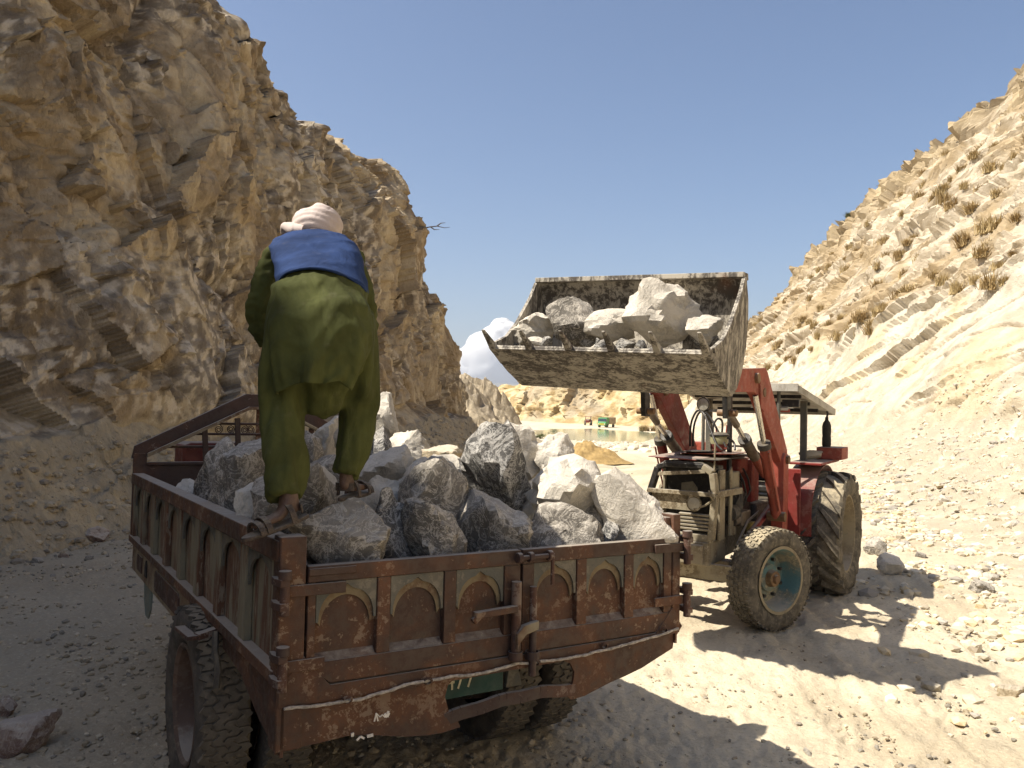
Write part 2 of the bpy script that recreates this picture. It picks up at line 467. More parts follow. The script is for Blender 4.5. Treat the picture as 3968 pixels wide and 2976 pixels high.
dz = tl * (.10 * h3 + .05 * h4 + .12 * fbm(P / .7, 3, seed=60))
dd = disp * MASK.ravel()
V = np.stack([P[:, 0] + np.repeat(cnx, OFF.shape[1]) * dd, P[:, 1] + np.repeat(cny, OFF.shape[1]) * dd, P[:, 2] + .25 * dd * tal + dz], 1)
# unseen near crest, cut along the sun rays to place its shadow edge
kx_, ky_ = -SUN_TO.x / SUN_TO.z, -SUN_TO.y / SUN_TO.z
lim = np.interp(V[:, 1] + ky_ * V[:, 2], [-6, 1, 3.6, 4.0, 4.5, 5.0, 5.35, 5.9, 7, 9], [3.0, 1.4, 1.0, .88, 1.05, 1.35, 1.3, .25, .1, -.9]) + .12 * fbm(P / .9, 3, seed=73)
zl = (lim - V[:, 0]) / kx_
V[:, 2] = np.where((V[:, 1] < 7.5) & (V[:, 2] > zl) & (V[:, 2] > 6), zl + .02 * np.minimum(V[:, 2] - zl, 3) * 0, V[:, 2])
CV = V.reshape(OFF.shape[0], OFF.shape[1], 3)
me = mesh_np('cliff', V, grid_faces(*OFF.shape), smooth=True, sharp=30)
cell = v1 * .45 + v2 * .35 + .2 * v3
n1 = fbm(P / 4.5 + wp * .3, 4, seed=62); n2 = fbm(Q2 / .9, 4, seed=63); n3 = fbm((P + .3 * wp) / np.array([.2, .2, .26]), 4, seed=64)
C = cmix((.25, .19, .12), (.385, .305, .20), sstep(n2, -.5, .5))
grey = sstep(n1 + .35 * cell + .10 * (5 - P[:, 2]).clip(-3, 4) * .5, -.05, .40)
C = cmix(C, (.235, .205, .165), .9 * grey)
C = cmix(C, (.50, .41, .27), .65 * sstep(n2 + .5 * cell, .35, .7))
C = cmix(C, (.22, .155, .085), .55 * sstep(-n2 + .4 * v2, .35, .8))
C = cmix(C, (.60, .52, .40), .85 * sstep(n3, .12, .35) * (.2 + .8 * grey)); C = cmix(C, (.13, .105, .08), .7 * sstep(-n3, .2, .45) * (.3 + .7 * grey))
C = cmix(C, (.38, .265, .125), .35 * sstep(fbm(P / 1.6, 3, seed=65), .25, .6))
tcol = cmix((.42, .345, .225), (.33, .28, .195), sstep(v3, -.3, .6))
C = cmix(C, tcol, tl)
put_col(me, C)
CLIFF = vcol_mat('cliff_rock', 8, (.20, .145, .085), .5, 5, .9, .10, dict(scale=(1, 1.4, .8), rot=(.6, 0, 0)), lcol=(.60, .49, .33), lamt=.3)
tag(link_mesh('cliff', me, CLIFF), 'tall fractured tan rock cliff with a rubble foot along the left', None, None, 'structure')

# ---------------- right hillside of dipping slabs
HX, HY, HS, htx, hty = resample(RFOOT, 820, lambda m: 1.0 / np.clip(np.hypot(m[:, 0], m[:, 1]), 9, 120) * np.where(m[:, 1] < 3, .2, 1.0))
hnx, hny = -hty, htx
hup = np.stack([hty, -htx], 1)
ry = [-30, 8, 20, 35, 46, 50, 53, 55.5, 58, 60, 61, 66, 67, 68.5, 77, 90, 98, 107, 113, 118, 140, 175, 200]
rz = [16, 18, 21, 26, 30, 30.5, 30, 28, 25.5, 26.0, 31.0, 31.5, 29.5, 26.6, 25.8, 24.2, 22.6, 20.0, 15.5, 12.5, 8.5, 9.5, 9.5]
gzh = ground_z(HX, HY)
S3 = np.stack([HS, HS * 0, HS * 0], 1)
hridge = np.interp(HY, ry, rz) + .35 * fbm(S3 / 3.0, 3, seed=71) + .25 * fbm(S3 / .8, 2, seed=72)
na_, nf_, nb_ = 90, 400, 16
offs, zs, tt = [], [], []
ap = 4.2
for j in range(na_):
    t = j / na_; offs.append(HS * 0 - ap * .55 + ap * t); zs.append(gzh - .12 + 1.5 * t ** 1.5); tt.append(HS * 0 + 0.0 + .0 * t)
aphead = ap * .45
for j in range(nf_):
    t = j / (nf_ - 1); zz = gzh + 1.38 + (hridge - gzh - 1.38) * t
    offs.append(aphead + (zz - gzh - 1.38) / 1.2); zs.append(zz); tt.append(HS * 0 + min(1, t * 12))
for j in range(nb_):
    t = (j + 1) / nb_; offs.append(aphead + (hridge - gzh - 1.38) / 1.2 + 20 * t ** 1.5); zs.append(hridge - 3 * t); tt.append(HS * 0 + 1 - t * .6)
OFF = np.array(offs).T; ZZ = np.array(zs).T; TT = np.array(tt).T
VX = HX[:, None] - hnx[:, None] * OFF; VY = HY[:, None] - hny[:, None] * OFF
P = np.stack([VX.ravel(), VY.ravel(), ZZ.ravel()], 1)
HREL = (ZZ - gzh[:, None]).ravel(); SS = np.repeat(HS, OFF.shape[1])
up = HREL / .77
wq = fbm(P / 6.0, 3, seed=75) * .9 + fbm(P / 1.5, 3, seed=76) * .16
al = SS * .96 + up * .27; qq = up * .96 + SS * .28 + wq            # along / across the beds
def beds(la, lq, seed, tilt=1.0):
    h_, e_, v_ = blocks(np.stack([al / la + .3 * wq, qq / lq, P[:, 0] * 0 + .5], 1), seed=seed, tilt=tilt * 1.1, kappa=.5); return v_, h_, e_
ledge = 7.0 + .9 * fbm(np.stack([SS / 7, SS * 0, SS * 0], 1), 3, seed=77)
upper = sstep(HREL - ledge, -.4, .6)
crest = sstep(HREL / np.repeat(hridge - gzh, OFF.shape[1]), .78, .92)
b1, c1, f1 = beds(9.0, 1.9, 80); b2, c2, f2 = beds(3.6, .7, 81); b3, c3, f3 = beds(1.3, .28, 82)
def saw(lq, la, seed):
    ph = qq / lq + .55 * fbm(np.stack([al / la, qq / (2.5 * lq), al * 0], 1), 3, seed=seed)
    fr = ph - np.floor(ph); m_ = sstep(fbm(np.stack([al / (la * .6), qq / (lq * 2.2), al * 0 + seed], 1), 3, seed=seed + 1), -.3, .3)
    return np.where(fr < .76, 1 - fr / .76, (fr - .76) / .24) * m_
s1, s2, s3 = saw(1.9, 9, 140), saw(.75, 4, 150), saw(.30, 2, 160)
rough = upper * (1 - .3 * crest)
slabz = sstep(HREL, 1.2, 2.2) * (1 - upper)
disp = .45 * fbm(P / 9.0, 3, seed=83) * sstep(HREL, 1, 4)
disp += rough * (.55 * s1 + .30 * s2 + .12 * s3 + .5 * c1 + .2 * c2 + .08 * c3) - .4 * rough
sel = sstep(b1, .1, .5)
disp += slabz * (.22 * c1 + .28 * s1 * sel + .10 * s2 * sel + .04 * s3 + .08 * c2 + .02 * fbm(P / .5, 3, seed=84) - .1)
disp -= (rough * .14 + slabz * .10) * (1 - sstep(f1, 0, .05)) + (rough * .07 + slabz * .03) * (1 - sstep(f2, 0, .06))
p5, e5, v5 = blocks(P / 1.3, seed=85, tilt=1.2, kappa=.6); p6, e6, v6 = blocks(P / .40, seed=86, tilt=1.2, kappa=.7)
disp += crest * (.95 * p5 + .35 * p6)
lump = sstep(HREL, .8, 2.0) * (1 - sstep(HREL, 3.2, 5.0)) * sstep(-np.repeat(HY, OFF.shape[1]), -26, -14)
disp += lump * (.55 * p5 + .2 * p6)
disp += .35 * np.exp(-((HREL - ledge + .2) / .6) ** 2) * (.5 + .9 * c2)
disp += .03 * fbm(P / .25, 3, seed=87)
apz = 1 - sstep(HREL, 1.2, 2.4)
dz = apz * sstep(HREL, -.1, .3) * (.10 * np.clip(v6, -.2, 1) * sstep(e6, .05, .3) + .12 * fbm(P / 1.2, 3, seed=88) + .04 * fbm(P / .15, 2, seed=89))
ridge_rel = sstep(HREL / np.repeat(hridge - gzh, OFF.shape[1]), .90, .985)
HYr = np.repeat(HY, OFF.shape[1])
crag = np.exp(-((HYr - 63.5) / 2.8) ** 4) * 4.2 + np.exp(-((HYr - 50.5) / 3.6) ** 4) * 4.0
dz = dz + ridge_rel * crag * (1 + .5 * p5 + .3 * p6)
dd = disp * (1 - apz * .8)
nzx = .77; nzz = .64
V = np.stack([P[:, 0] + np.repeat(hnx, OFF.shape[1]) * dd * nzx, P[:, 1] + np.repeat(hny, OFF.shape[1]) * dd * nzx, P[:, 2] + dd * nzz + dz], 1)
HV = V.reshape(OFF.shape[0], OFF.shape[1], 3)
me = mesh_np('hillside', V, grid_faces(*OFF.shape), smooth=True, sharp=28)
cell = b1 * .4 + b2 * .35 + b3 * .25
n1 = fbm(P / 5.0, 4, seed=121); n2 = fbm(P / .9, 4, seed=122)
slabc = cmix((.38, .325, .24), (.50, .44, .34), sstep(n2 + .5 * cell, -.5, .5)); slabc = cmix(slabc, (.48, .375, .205), .5 * sstep(n1, .15, .5)); slabc = cmix(slabc, (.30, .235, .15), .8 * (1 - sstep(f1, .0, .05)))
upc = cmix((.28, .22, .14), (.47, .40, .295), sstep(n2 + .9 * cell, -.4, .4)); upc = cmix(upc, (.31, .225, .12), .75 * sstep(n1 + .3 * n2, -.05, .3))
crc = cmix((.24, .185, .115), (.38, .30, .185), sstep(n2 + .5 * v5, -.5, .6))
apc = cmix((.40, .34, .245), (.50, .43, .315), sstep(n2, -.5, .5)); apc = cmix(apc, (.36, .31, .23), .7 * sstep(v6, .2, .6)); apc = cmix(apc, (.68, .60, .46), .6 * sstep(-v6, .55, .8))
C = cmix(cmix(cmix(slabc, upc, upper), crc, crest), apc, apz)
put_col(me, C)
HILL = vcol_mat('slab_hillside_rock', 6, (.33, .25, .14), .45, 4, .8, .10, dict(scale=(1, .45, 1)), .54, .76, lcol=(.70, .62, .47), lamt=.3)
tag(link_mesh('hillside', me, HILL), 'sunlit pale hillside of dipping rock slabs on the right', None, None, 'structure')

# ---------------- far quarry wall beyond the pond
FFOOT = [(-40, 330), (-18, 285), (-8, 258), (-2, 240), (6, 224), (18, 208), (34, 194), (56, 182), (90, 174)]
FX, FY, FS, ftx, fty = resample(FFOOT, 420, lambda m: np.ones(len(m)))
fnx, fny = fty, -ftx
gzf = ground_z(FX, FY); S3 = np.stack([FS, FS * 0, FS * 0], 1)
frz = np.interp(FX, [-40, -18, -9, -5, -2, 3, 8, 20, 34, 60, 90], [2, 2.5, 3.0, 6.5, 9.0, 10.0, 11.5, 14, 15, 14, 12]) + .8 * fbm(S3 / 7, 3, seed=91)
nf_ = 150; rows = []
for j in range(nf_):
    t = j / (nf_ - 1); z = gzf - .4 + (frz - gzf + .4) * t; rows.append((-3 + 3 * min(1, t * 6) + .55 * (z - gzf), z))
for j in range(12):
    t = (j + 1) / 12; rows.append((.55 * (frz - gzf) + 40 * t * t, frz - 2 * t))
OFF = np.array([r[0] for r in rows]).T; ZZ = np.array([r[1] for r in rows]).T
P = np.stack([(FX[:, None] - fnx[:, None] * OFF).ravel(), (FY[:, None] - fny[:, None] * OFF).ravel(), ZZ.ravel()], 1)
p1, e1, v1 = blocks(P / 7, seed=95, tilt=1.1, kappa=.6); p2, e2, v2 = blocks(P / 2.4, seed=96, tilt=1.1, kappa=.6); p3, e3, v3 = blocks(P / .9, seed=97)
disp = 2.2 * fbm(P / 16, 3, seed=98) + 2.4 * p1 + .9 * p2 + .3 * p3 - .6
cave = np.exp(-(((P[:, 0] - 5.4) / 1.6) ** 2 + ((P[:, 2] + 0.3) / .55) ** 2) * 1.4)
hr = (ZZ - gzf[:, None]).ravel()
dd = disp * sstep(hr, .3, 3) - 5.5 * sstep(cave, .35, .6)
V = np.stack([P[:, 0] + np.repeat(fnx, OFF.shape[1]) * dd, P[:, 1] + np.repeat(fny, OFF.shape[1]) * dd, P[:, 2] + .3 * disp * sstep(hr, .3, 3)], 1)
me = mesh_np('far_quarry_wall', V, grid_faces(*OFF.shape), smooth=True, sharp=45)
n2 = fbm(P / 2.6, 5, seed=131); n1 = fbm(P / 13, 3, seed=132)
C = cmix((.38, .275, .12), (.55, .45, .27), sstep(n2 + .4 * v2, -.5, .5)); C = cmix(C, (.36, .30, .21), .8 * sstep(n1, .05, .35)); C = cmix(C, (.30, .21, .11), .5 * sstep(-n2 + .4 * v3, .3, .7))
put_col(me, C)
m = vcol_mat('yellow_quarry_rock', 1.6, (.28, .20, .10), .5, 1.4, .9, .5)
tag(link_mesh('far_quarry_wall', me, m), 'yellow sunlit quarry rock face beyond the pond', None, None, 'structure')

# ---------------- low rubble ridge closing the cliff's far end
nx_, ny_ = 260, 170
X, Y = np.meshgrid(np.linspace(-12, 5, nx_), np.linspace(42, 78, ny_), indexing='ij'); X = X.ravel(); Y = Y.ravel()
crest_l = np.interp(X, [-16, -8, -4.5, -2.8, -1.2, .2, 1.5, 3.0, 6], [7, 6.5, 5.6, 4.6, 3.6, 2.3, 1.0, .2, -.3])
g0 = ground_z(X, Y)
hgt = crest_l * np.exp(-((Y - 60 - .8 * X) / 10) ** 2)
P = np.stack([X, Y, X * 0], 1)
p2, e2, v2 = blocks(P / 2.0, seed=101); p3, e3, v3 = blocks(P / .7, seed=102)
Z = g0 - .15 + hgt * (1 + .25 * fbm(P / 6, 3, seed=103)) + np.clip(hgt, 0, 1.5) * (.30 * p2 + .28 * p3 + .12 * fbm(P / .4, 3, seed=104))
me = mesh_np('rubble_ridge', np.stack([X, Y, Z], 1), grid_faces(nx_, ny_), smooth=True, sharp=35)
put_col(me, cmix((.27, .225, .165), (.35, .29, .20), sstep(v2 + v3, -.6, .6)))
tag(link_mesh('rubble_ridge', me, CLIFF), 'grey-brown rubble ridge at the far end of the cliff', None, None, 'structure')

# ---------------- distant mountain
nx_, ny_ = 160, 30
X, Y = np.meshgrid(np.linspace(-5200, 5200, nx_), np.linspace(5200, 8200, ny_), indexing='ij'); X = X.ravel(); Y = Y.ravel()
P = np.stack([X, Y, X * 0], 1)
Z = -40 + 165 * np.exp(-((Y - 6700) / 800) ** 2) * (1.0 + .7 * fbm(P / 1400, 5, seed=111)) * (1 - .0 * X)
Z = np.maximum(Z, -30)
me = mesh_np('mountain', np.stack([X, Y, Z], 1), grid_faces(nx_, ny_), smooth=True)
tag(link_mesh('mountain', me, simple('mountain_scrub', (.16, .15, .11), .95, scale=.004, bump=0)), 'distant hazy blue mountain range', None, None, 'structure')

# ---------------- pond
ang = np.linspace(0, 2 * pi, 64, endpoint=False)
pv = [(POND_C[0], POND_C[1], POND_Z)] + [(POND_C[0] + POND_R[0] * 1.25 * cos(t), POND_C[1] + POND_R[1] * 1.25 * sin(t), POND_Z) for t in ang]
pm = bpy.data.meshes.new('pond'); pm.from_pydata(pv, [], [(0, 1 + i, 1 + (i + 1) % 64) for i in range(64)]); pm.update()
m, n, b = new_mat('silty_green_water')
c = n.coord()
n.set(b.inputs['Base Color'], n.mix(n.ramp(n.noise(c, .12, 3), .35, .65), (.20, .24, .17), (.27, .30, .21)))
b.inputs['Roughness'].default_value = .08; b.inputs['IOR'].default_value = 1.33
n.set(b.inputs['Normal'], n.bump(n.noise(n.coord(scale=(1, .4, 1)), 3.0, 3), .12, .05))
tag(link_mesh('pond', pm, m), 'shallow silty green pond on the quarry floor', None, None, 'structure')

# ---------------- cumulus cloud low over the valley mouth
rg = np.random.RandomState(3)
DD, FF = None, None
bm = bmesh.new(); bmesh.ops.create_icosphere(bm, subdivisions=4, radius=1.0)
DD = np.array([v.co[:] for v in bm.verts], np.float32); FF = np.array([[v.index for v in f.verts] for f in bm.faces], np.int32); bm.free()
Vs, Fs = [], []
puffs = [(0, 0, 0, 420), (180, 60, 60, 330), (-160, 40, -90, 380), (60, -40, 210, 270), (150, 0, 330, 200), (215, 0, 250, 170), (95, 20, 420, 130), (330, 60, 120, 240), (-330, 80, -160, 320), (430, 60, 20, 260), (-60, 0, 140, 230), (20, 0, 330, 160), (280, 0, 330, 120), (560, 80, -60, 260), (-520, 80, -240, 260), (380, 0, 260, 120)]
for k, (x, y, z, r) in enumerate(puffs):
    V = DD * r; nz = fbm((V + np.array([x, y, z])) / 150 + k * 3, 5, seed=800)
    V = V * (1 + .17 * nz[:, None]); V[:, 2] *= .9
    Fs.append(FF + len(DD) * k); Vs.append(V + np.array([x, y, z], np.float32))
me = mesh_np('cloud', np.concatenate(Vs), np.concatenate(Fs), smooth=True)
m = bpy.data.materials.new('cumulus_vapour'); m.use_nodes = True; nt = m.node_tree; nt.nodes.clear()
out = nt.nodes.new('ShaderNodeOutputMaterial'); df = nt.nodes.new('ShaderNodeBsdfDiffuse'); tr = nt.nodes.new('ShaderNodeBsdfTranslucent'); mx = nt.nodes.new('ShaderNodeMixShader')
df.inputs[0].default_value = (1, .99, .97, 1); tr.inputs[0].default_value = (1, .98, .95, 1); mx.inputs[0].default_value = .5
nt.links.new(df.outputs[0], mx.inputs[1]); nt.links.new(tr.outputs[0], mx.inputs[2]); nt.links.new(mx.outputs[0], out.inputs['Surface'])
cl = link_mesh('cloud', me, m); cp = at(492, 368, 11000); cl.location = cp; cl.scale = (1.2, 1.2, 1.25)
tag(cl, 'white cumulus cloud low above the valley mouth', None, None, 'structure')

# ================================================================== shared materials
def rusty(name, base, rust, pale, pale_amt=.5, streak=(1, 1, 1), scale=5.0, rough=.62, rust_lo=.42, rust_hi=.62, bump=.35):
    m, n, b = new_mat(name)
    c = n.coord(scale=streak)
    f1 = n.noise(c, scale * .45, 4, .62, .3)
    f2 = n.noise(c, scale * 3.2, 5, .75, .2)
    col = n.mix(n.ramp(f1, rust_lo, rust_hi), base, rust)
    mot = n.math('ADD', n.math('MULTIPLY', f1, .45), n.math('MULTIPLY', f2, .62))
    col = n.mix(n.ramp(f2, .30, .46, .6, 0), col, tuple(x * .45 for x in base))
    chip = n.ramp(mot, .575, .625, 0, pale_amt)
    f3 = n.noise(c, scale * 11, 3, .7, .6)
    chip = n.math('MAXIMUM', chip, n.ramp(n.math('ADD', n.math('MULTIPLY', f3, .6), n.math('MULTIPLY', f1, .4)), .60, .66, 0, pale_amt * 1.3))
    wear = n.noise(n.coord(), 1.7, 3, .6, .5)
    col = n.mix(n.math('MULTIPLY', chip, n.ramp(wear, .34, .60, .35, 1.2)), col, pale)
    col = n.mix(n.ramp(wear, .52, .72, 0, .55), col, tuple(x * 1.7 for x in rust))
    dust = n.ramp(n.math('ADD', n.upness(), n.math('MULTIPLY', f2, .5)), .85, 1.2, 0, .75)
    col = n.mix(dust, col, (.36, .32, .26))
    n.set(b.inputs['Base Color'], col)
    n.set(b.inputs['Roughness'], n.ramp(mot, .4, .6, rough - .14, min(1, rough + .25)))
    b.inputs['Specular IOR Level'].default_value = .4
    n.set(b.inputs['Normal'], n.bump(f2, bump, .006))
    return m
RUST = rusty('rusted_brown_steel', (.060, .033, .022), (.108, .047, .023), (.29, .22, .15), .55, scale=7)
RUSTD = rusty('dark_rusted_steel', (.050, .030, .024), (.085, .040, .025), (.30, .25, .20), .5)
SIDEP = rusty('flaking_grey_green_paint', (.20, .175, .115), (.105, .05, .027), (.33, .29, .21), .6, streak=(1.4, 1.4, .28), scale=7, rust_lo=.46, rust_hi=.56)
GREYP = rusty('weathered_grey_paint', (.088, .088, .074), (.13, .115, .085), (.26, .22, .16), .4, scale=9)
CREAM = rusty('worn_cream_paint', (.19, .145, .08), (.12, .068, .035), (.28, .22, .14), .4, scale=12)
GREENP = rusty('dark_green_paint', (.030, .075, .058), (.045, .065, .05), (.2, .2, .15), .2, scale=6)
BEAMP = rusty('rusty_cream_beam', (.24, .20, .13), (.12, .065, .035), (.36, .33, .25), .5, scale=6)
TEAL = rusty('faded_teal_paint', (.13, .20, .19), (.17, .19, .16), (.33, .30, .22), .4, scale=6)
WHITEP = simple('white_paint_mark', (.62, .58, .50), .8, scale=30, bump=0)
ROPE = simple('dusty_rope', (.42, .37, .31), .95, scale=60, var=.4, bump=.6)
TYRE = simple('dusty_tyre_rubber', (.075, .064, .05), .92, scale=7, var=.35, bump=.3, dust=.75, dustcol=(.25, .205, .14))
DUSTTYRE = simple('mud_caked_tyre_rubber', (.10, .085, .062), .94, scale=9, var=.5, bump=.5, dust=.95, dustcol=(.40, .335, .22))
RIMB = rusty('rusty_brown_rim', (.085, .06, .045), (.12, .07, .045), (.24, .19, .14), .3, scale=6)

def rocky(name, dark, mid, pale, vein, vein_amt, dust):
    m, n, b = new_mat(name)
    r = n.objrand()
    off = n.node('ShaderNodeVectorMath', operation='ADD'); n.set(off.inputs[0], n.coord())
    cmb = n.node('ShaderNodeCombineXYZ'); n.set(cmb.inputs[0], n.math('MULTIPLY', r, 37.0)); n.set(cmb.inputs[1], n.math('MULTIPLY', r, 91.0)); n.set(off.inputs[1], cmb.outputs[0])
    c = off.outputs[0]
    f1 = n.noise(c, 3.2, 5, .65, .8)
    f2 = n.noise(c, 13, 5, .72, 1.1)
    col = n.mix(n.ramp(f1, .35, .65), dark, mid)
    v = n.math('ABSOLUTE', n.math('SUBTRACT', f2, .5))
    col = n.mix(n.ramp(v, .0, .035, vein_amt, 0), col, vein)
    v2 = n.math('ABSOLUTE', n.math('SUBTRACT', f1, .52))
    col = n.mix(n.ramp(v2, .0, .022, vein_amt, 0), col, vein)
    col = n.mix(n.ramp(f2, .60, .72, 0, .7), col, pale)
    d = n.ramp(n.math('ADD', n.upness(), n.math('MULTIPLY', n.math('SUBTRACT', f2, .5), 1.2)), .25, .95, 0, dust)
    col = n.mix(d, col, (.56, .505, .415))
    n.set(b.inputs['Base Color'], col); b.inputs['Roughness'].default_value = .92; b.inputs['Specular IOR Level'].default_value = .2
    n.set(b.inputs['Normal'], n.bump(n.math('ADD', f1, n.math('MULTIPLY', f2, .5)), .9, .035))
    return m
R_DARK = rocky('dark_grey_limestone', (.075, .073, .07), (.14, .133, .122), (.30, .28, .25), (.46, .44, .40), .9, .25)
R_GREY = rocky('grey_veined_limestone', (.125, .113, .095), (.225, .203, .170), (.40, .365, .305), (.50, .455, .385), .85, .35)
R_PALE = rocky('pale_dusty_limestone', (.40, .365, .305), (.58, .535, .455), (.66, .62, .535), (.66, .60, .50), .6, .7)
R_TAN = rocky('tan_limestone', (.38, .30, .19), (.52, .43, .29), (.62, .54, .39), (.58, .50, .36), .4, .5)

# ---- rocks: intersection of random half-spaces on an icosphere, then roughened
_ico = {}
def ico(sub):
    if sub not in _ico:
        bm = bmesh.new(); bmesh.ops.create_icosphere(bm, subdivisions=sub, radius=1.0)
        bm.verts.ensure_lookup_table()
        _ico[sub] = (np.array([v.co[:] for v in bm.verts], np.float32), np.array([[v.index for v in f.verts] for f in bm.faces], np.int32)); bm.free()
    return _ico[sub]
def rock_verts(seed, sub=4, nplanes=15, rough=.06, flat=1.0):
    rng = np.random.RandomState(seed)
    D, F = ico(sub)
    N = rng.normal(size=(nplanes, 3)); N[:, 2] *= flat; N /= np.linalg.norm(N, axis=1)[:, None]
    d = rng.uniform(.55, 1.0, nplanes)
    dots = D @ N.T.astype(np.float32)
    rad = np.where(dots > .05, d[None, :] / np.maximum(dots, .05), 9.0)
    k = 55.0
    r = -np.log(np.exp(-k * np.minimum(rad, 3)).sum(1) + np.exp(-k * 1.35)) / k     # soft minimum
    V = D * r[:, None]
    if sub >= 3:
        p, e, v = blocks(V * 2.4 + seed, seed=seed % 97, tilt=1.1, kappa=.6); p2, e2, v2 = blocks(V * 6 + seed, seed=seed % 83)
        V = V * (1 + rough * (1.3 * p + .5 * p2) + rough * .75 * fbm(V * 4 + seed, 4, seed=seed % 89) + rough * .35 * fbm(V * 13 + seed, 3, seed=seed % 71))[:, None]
    return V, F
def rock_mesh(name, seed, size, sub=4, nplanes=15, rough=.06, rot=None):
    """rock whose bounding box is exactly size"""
    V, F = rock_verts(seed, sub, nplanes, rough)
    if rot: V = V @ np.array(Euler(rot).to_matrix(), np.float32).T
    lo, hi = V.min(0), V.max(0)
    V = (V - (lo + hi) / 2) / (hi - lo) * np.array(size)
    return mesh_np(name, V, F, smooth=True, sharp=28)

# ================================================================== trailer
TR_M = (Matrix.Rotation(.5548, 4, 'Z') @ Matrix.Rotation(-.0242, 4, 'X') @ Matrix.Rotation(.0158, 4, 'Y'))
TR_T = Vector((-.8674, 3.1493, 1.5364)) - TR_M.to_3x3() @ Vector((0, 0, 1.5364))
TR = Matrix.Translation(TR_T) @ TR_M
TRI = TR.inverted()
TW, TL = 2.05, 4.24
trailer = empty('trailer'); trailer.matrix_world = TR
tag(trailer, 'rusty brown farm trailer with arched panels, loaded with rocks', 'trailer')
def tp(name, mb, m, parent=None, bevel=.004): return mb.build(name, m, parent or trailer, bevel)

tp('floor', MB().bb((.03, .03, .985), (TW - .03, TL - .03, 1.015)), RUSTD)
def ogee(w, h, spring=0.0, n=9):
    """spandrel plate: rectangle w x h with a pointed arch cut from below"""
    L = []
    for k in range(n + 1):
        t = k / n
        x = w * .5 * (1 - (1 - t) ** 1.0 * 1.0) ; 
        # lobed half arch
        a = t * pi / 2
        xx = (.5 * w - .02) * (1 - sin(a)) if False else w * .46 * cos(a) ** .8
        yy = spring + (h * .80 - spring) * sin(a) ** .9
        L.append((xx, yy))
    L[-1] = (0, h * .92)
    right = [(w / 2 + x, y) for x, y in L]
    left = [(w / 2 - x, y) for x, y in L[::-1]][1:]
    return [(w, 0), (w, h), (0, h), (0, 0)] + left[::-1][::-1][::-1][0:0] + [(w / 2 - x, y) for x, y in L][0:-1] + [(w / 2, h * .92)] + [(w / 2 + x, y) for x, y in L][::-1][1:]
def side_wall(u0, sgn):
    """u0 outer face, sgn = direction towards the load"""
    U = lambda a: u0 + sgn * a
    tp('side_sheet', MB().bb((U(.035), .06, 1.00), (U(.043), TL - .04, 1.46)), SIDEP, bevel=0)
    tp('top_rail', MB().bb((U(-.012), .02, 1.452), (U(.078), TL, 1.536)), RUST, bevel=.006)
    tp('bottom_rail', MB().bb((U(-.015), .05, .985), (U(.05), TL, 1.035)), RUST)
    nb = 8; L = TL - .16; st = L / nb
    for i in range(nb + 1):
        v = .08 + st * i
        tp('rib', MB().bb((U(0), v - .052, 1.035), (U(.034), v + .052, 1.452)), SIDEP, bevel=.003)
    for i in range(nb):
        v = .08 + st * i + .054; w = st - .108
        poly = ogee(w, .17)
        tp('arch_plate', MB().prism(poly, (U(.016), v, 1.281), (0, 1, 0), (0, 0, 1), .012), GREYP, bevel=0)
side_wall(0.0, 1); side_wall(TW, -1)
# corner posts and front posts
for u in (.045, TW - .045):
    tp('corner_post', MB().bb((u - (.052 if u < 1 else .0), .0, .74 if u < 1 else .95), (u + .052, .092, 1.552)), RUST, bevel=.006)
    tp('front_post', MB().bb((u - .05, TL - .05, .98), (u + .05, TL + .01, 1.70)), RUST, bevel=.005)
# front board and headboard arch
tp('front_board', MB().bb((.09, TL - .05, 1.0), (TW - .09, TL - .02, 1.60)), RUSTD)
tp('front_board_cap', MB().bb((.09, TL - .075, 1.60), (TW - .09, TL + .0, 1.625)), RUSTD)
hb = [(-.02, 1.66), (.0, 1.76), (.88, 2.215), (1.17, 2.215), (2.05, 1.76), (2.07, 1.66), (1.97, 1.66), (1.955, 1.70), (1.15, 2.10), (.90, 2.10), (.095, 1.70), (.08, 1.66)]
tp('headboard_arch', MB().prism([(a, z) for a, z in hb], (0, TL - .02, 0), (1, 0, 0), (0, 0, 1), .055), RUSTD, bevel=.006)
lip = [(.09, 1.665), (.90, 2.075), (1.15, 2.075), (1.96, 1.665), (1.955, 1.70), (1.15, 2.102), (.90, 2.102), (.095, 1.70)]
tp('headboard_lip', MB().prism(lip, (0, TL - .075, 0), (1, 0, 0), (0, 0, 1), .06), BEAMP, bevel=.003)
for z in (1.75, 1.86, 1.95):
    ua = .10 + (z - 1.70) / (2.10 - 1.70) * .80
    tp('headboard_rod', MB().cyl((ua, TL - .02, z), (TW - ua, TL - .02, z), .011, 8), RUSTD, bevel=0)
for u in (.56, .83, 1.22, 1.49):
    zt = 1.70 + min(1, (u - .1 if u < 1.02 else 1.95 - u) / .8) * .38
    tp('headboard_upright', MB().bar((u, TL - .045, 1.62), (u - .02, TL - .045, min(zt, 2.0)), .045, .02, up=(0, 1, 0)), RUSTD, bevel=.002)
tp('headboard_sheet', MB().bb((.98, TL - .015, 1.62), (1.09, TL - .005, 2.10)), RUST, bevel=0)
for k, (u, s) in enumerate(((.66, 1), (.76, -1), (.88, 1), (.93, -1))):
    pts = []
    for i in range(22):
        t = i / 21; a = t * 2.2 * 2 * pi * s; r = .008 + .032 * t
        pts.append((u + r * cos(a) * .9, TL - .02, 1.90 + r * sin(a)))
    tp('scroll', MB().tube(pts, .0045, 6), RUSTD, bevel=0)
fb = MB()
fb.prism([(0, 0), (.62, 0), (.62, .16), (.56, .2), (.06, .2), (0, .17)], (.42, TL + .42, 1.58), (1, 0, 0), (0, 0, 1), .42)
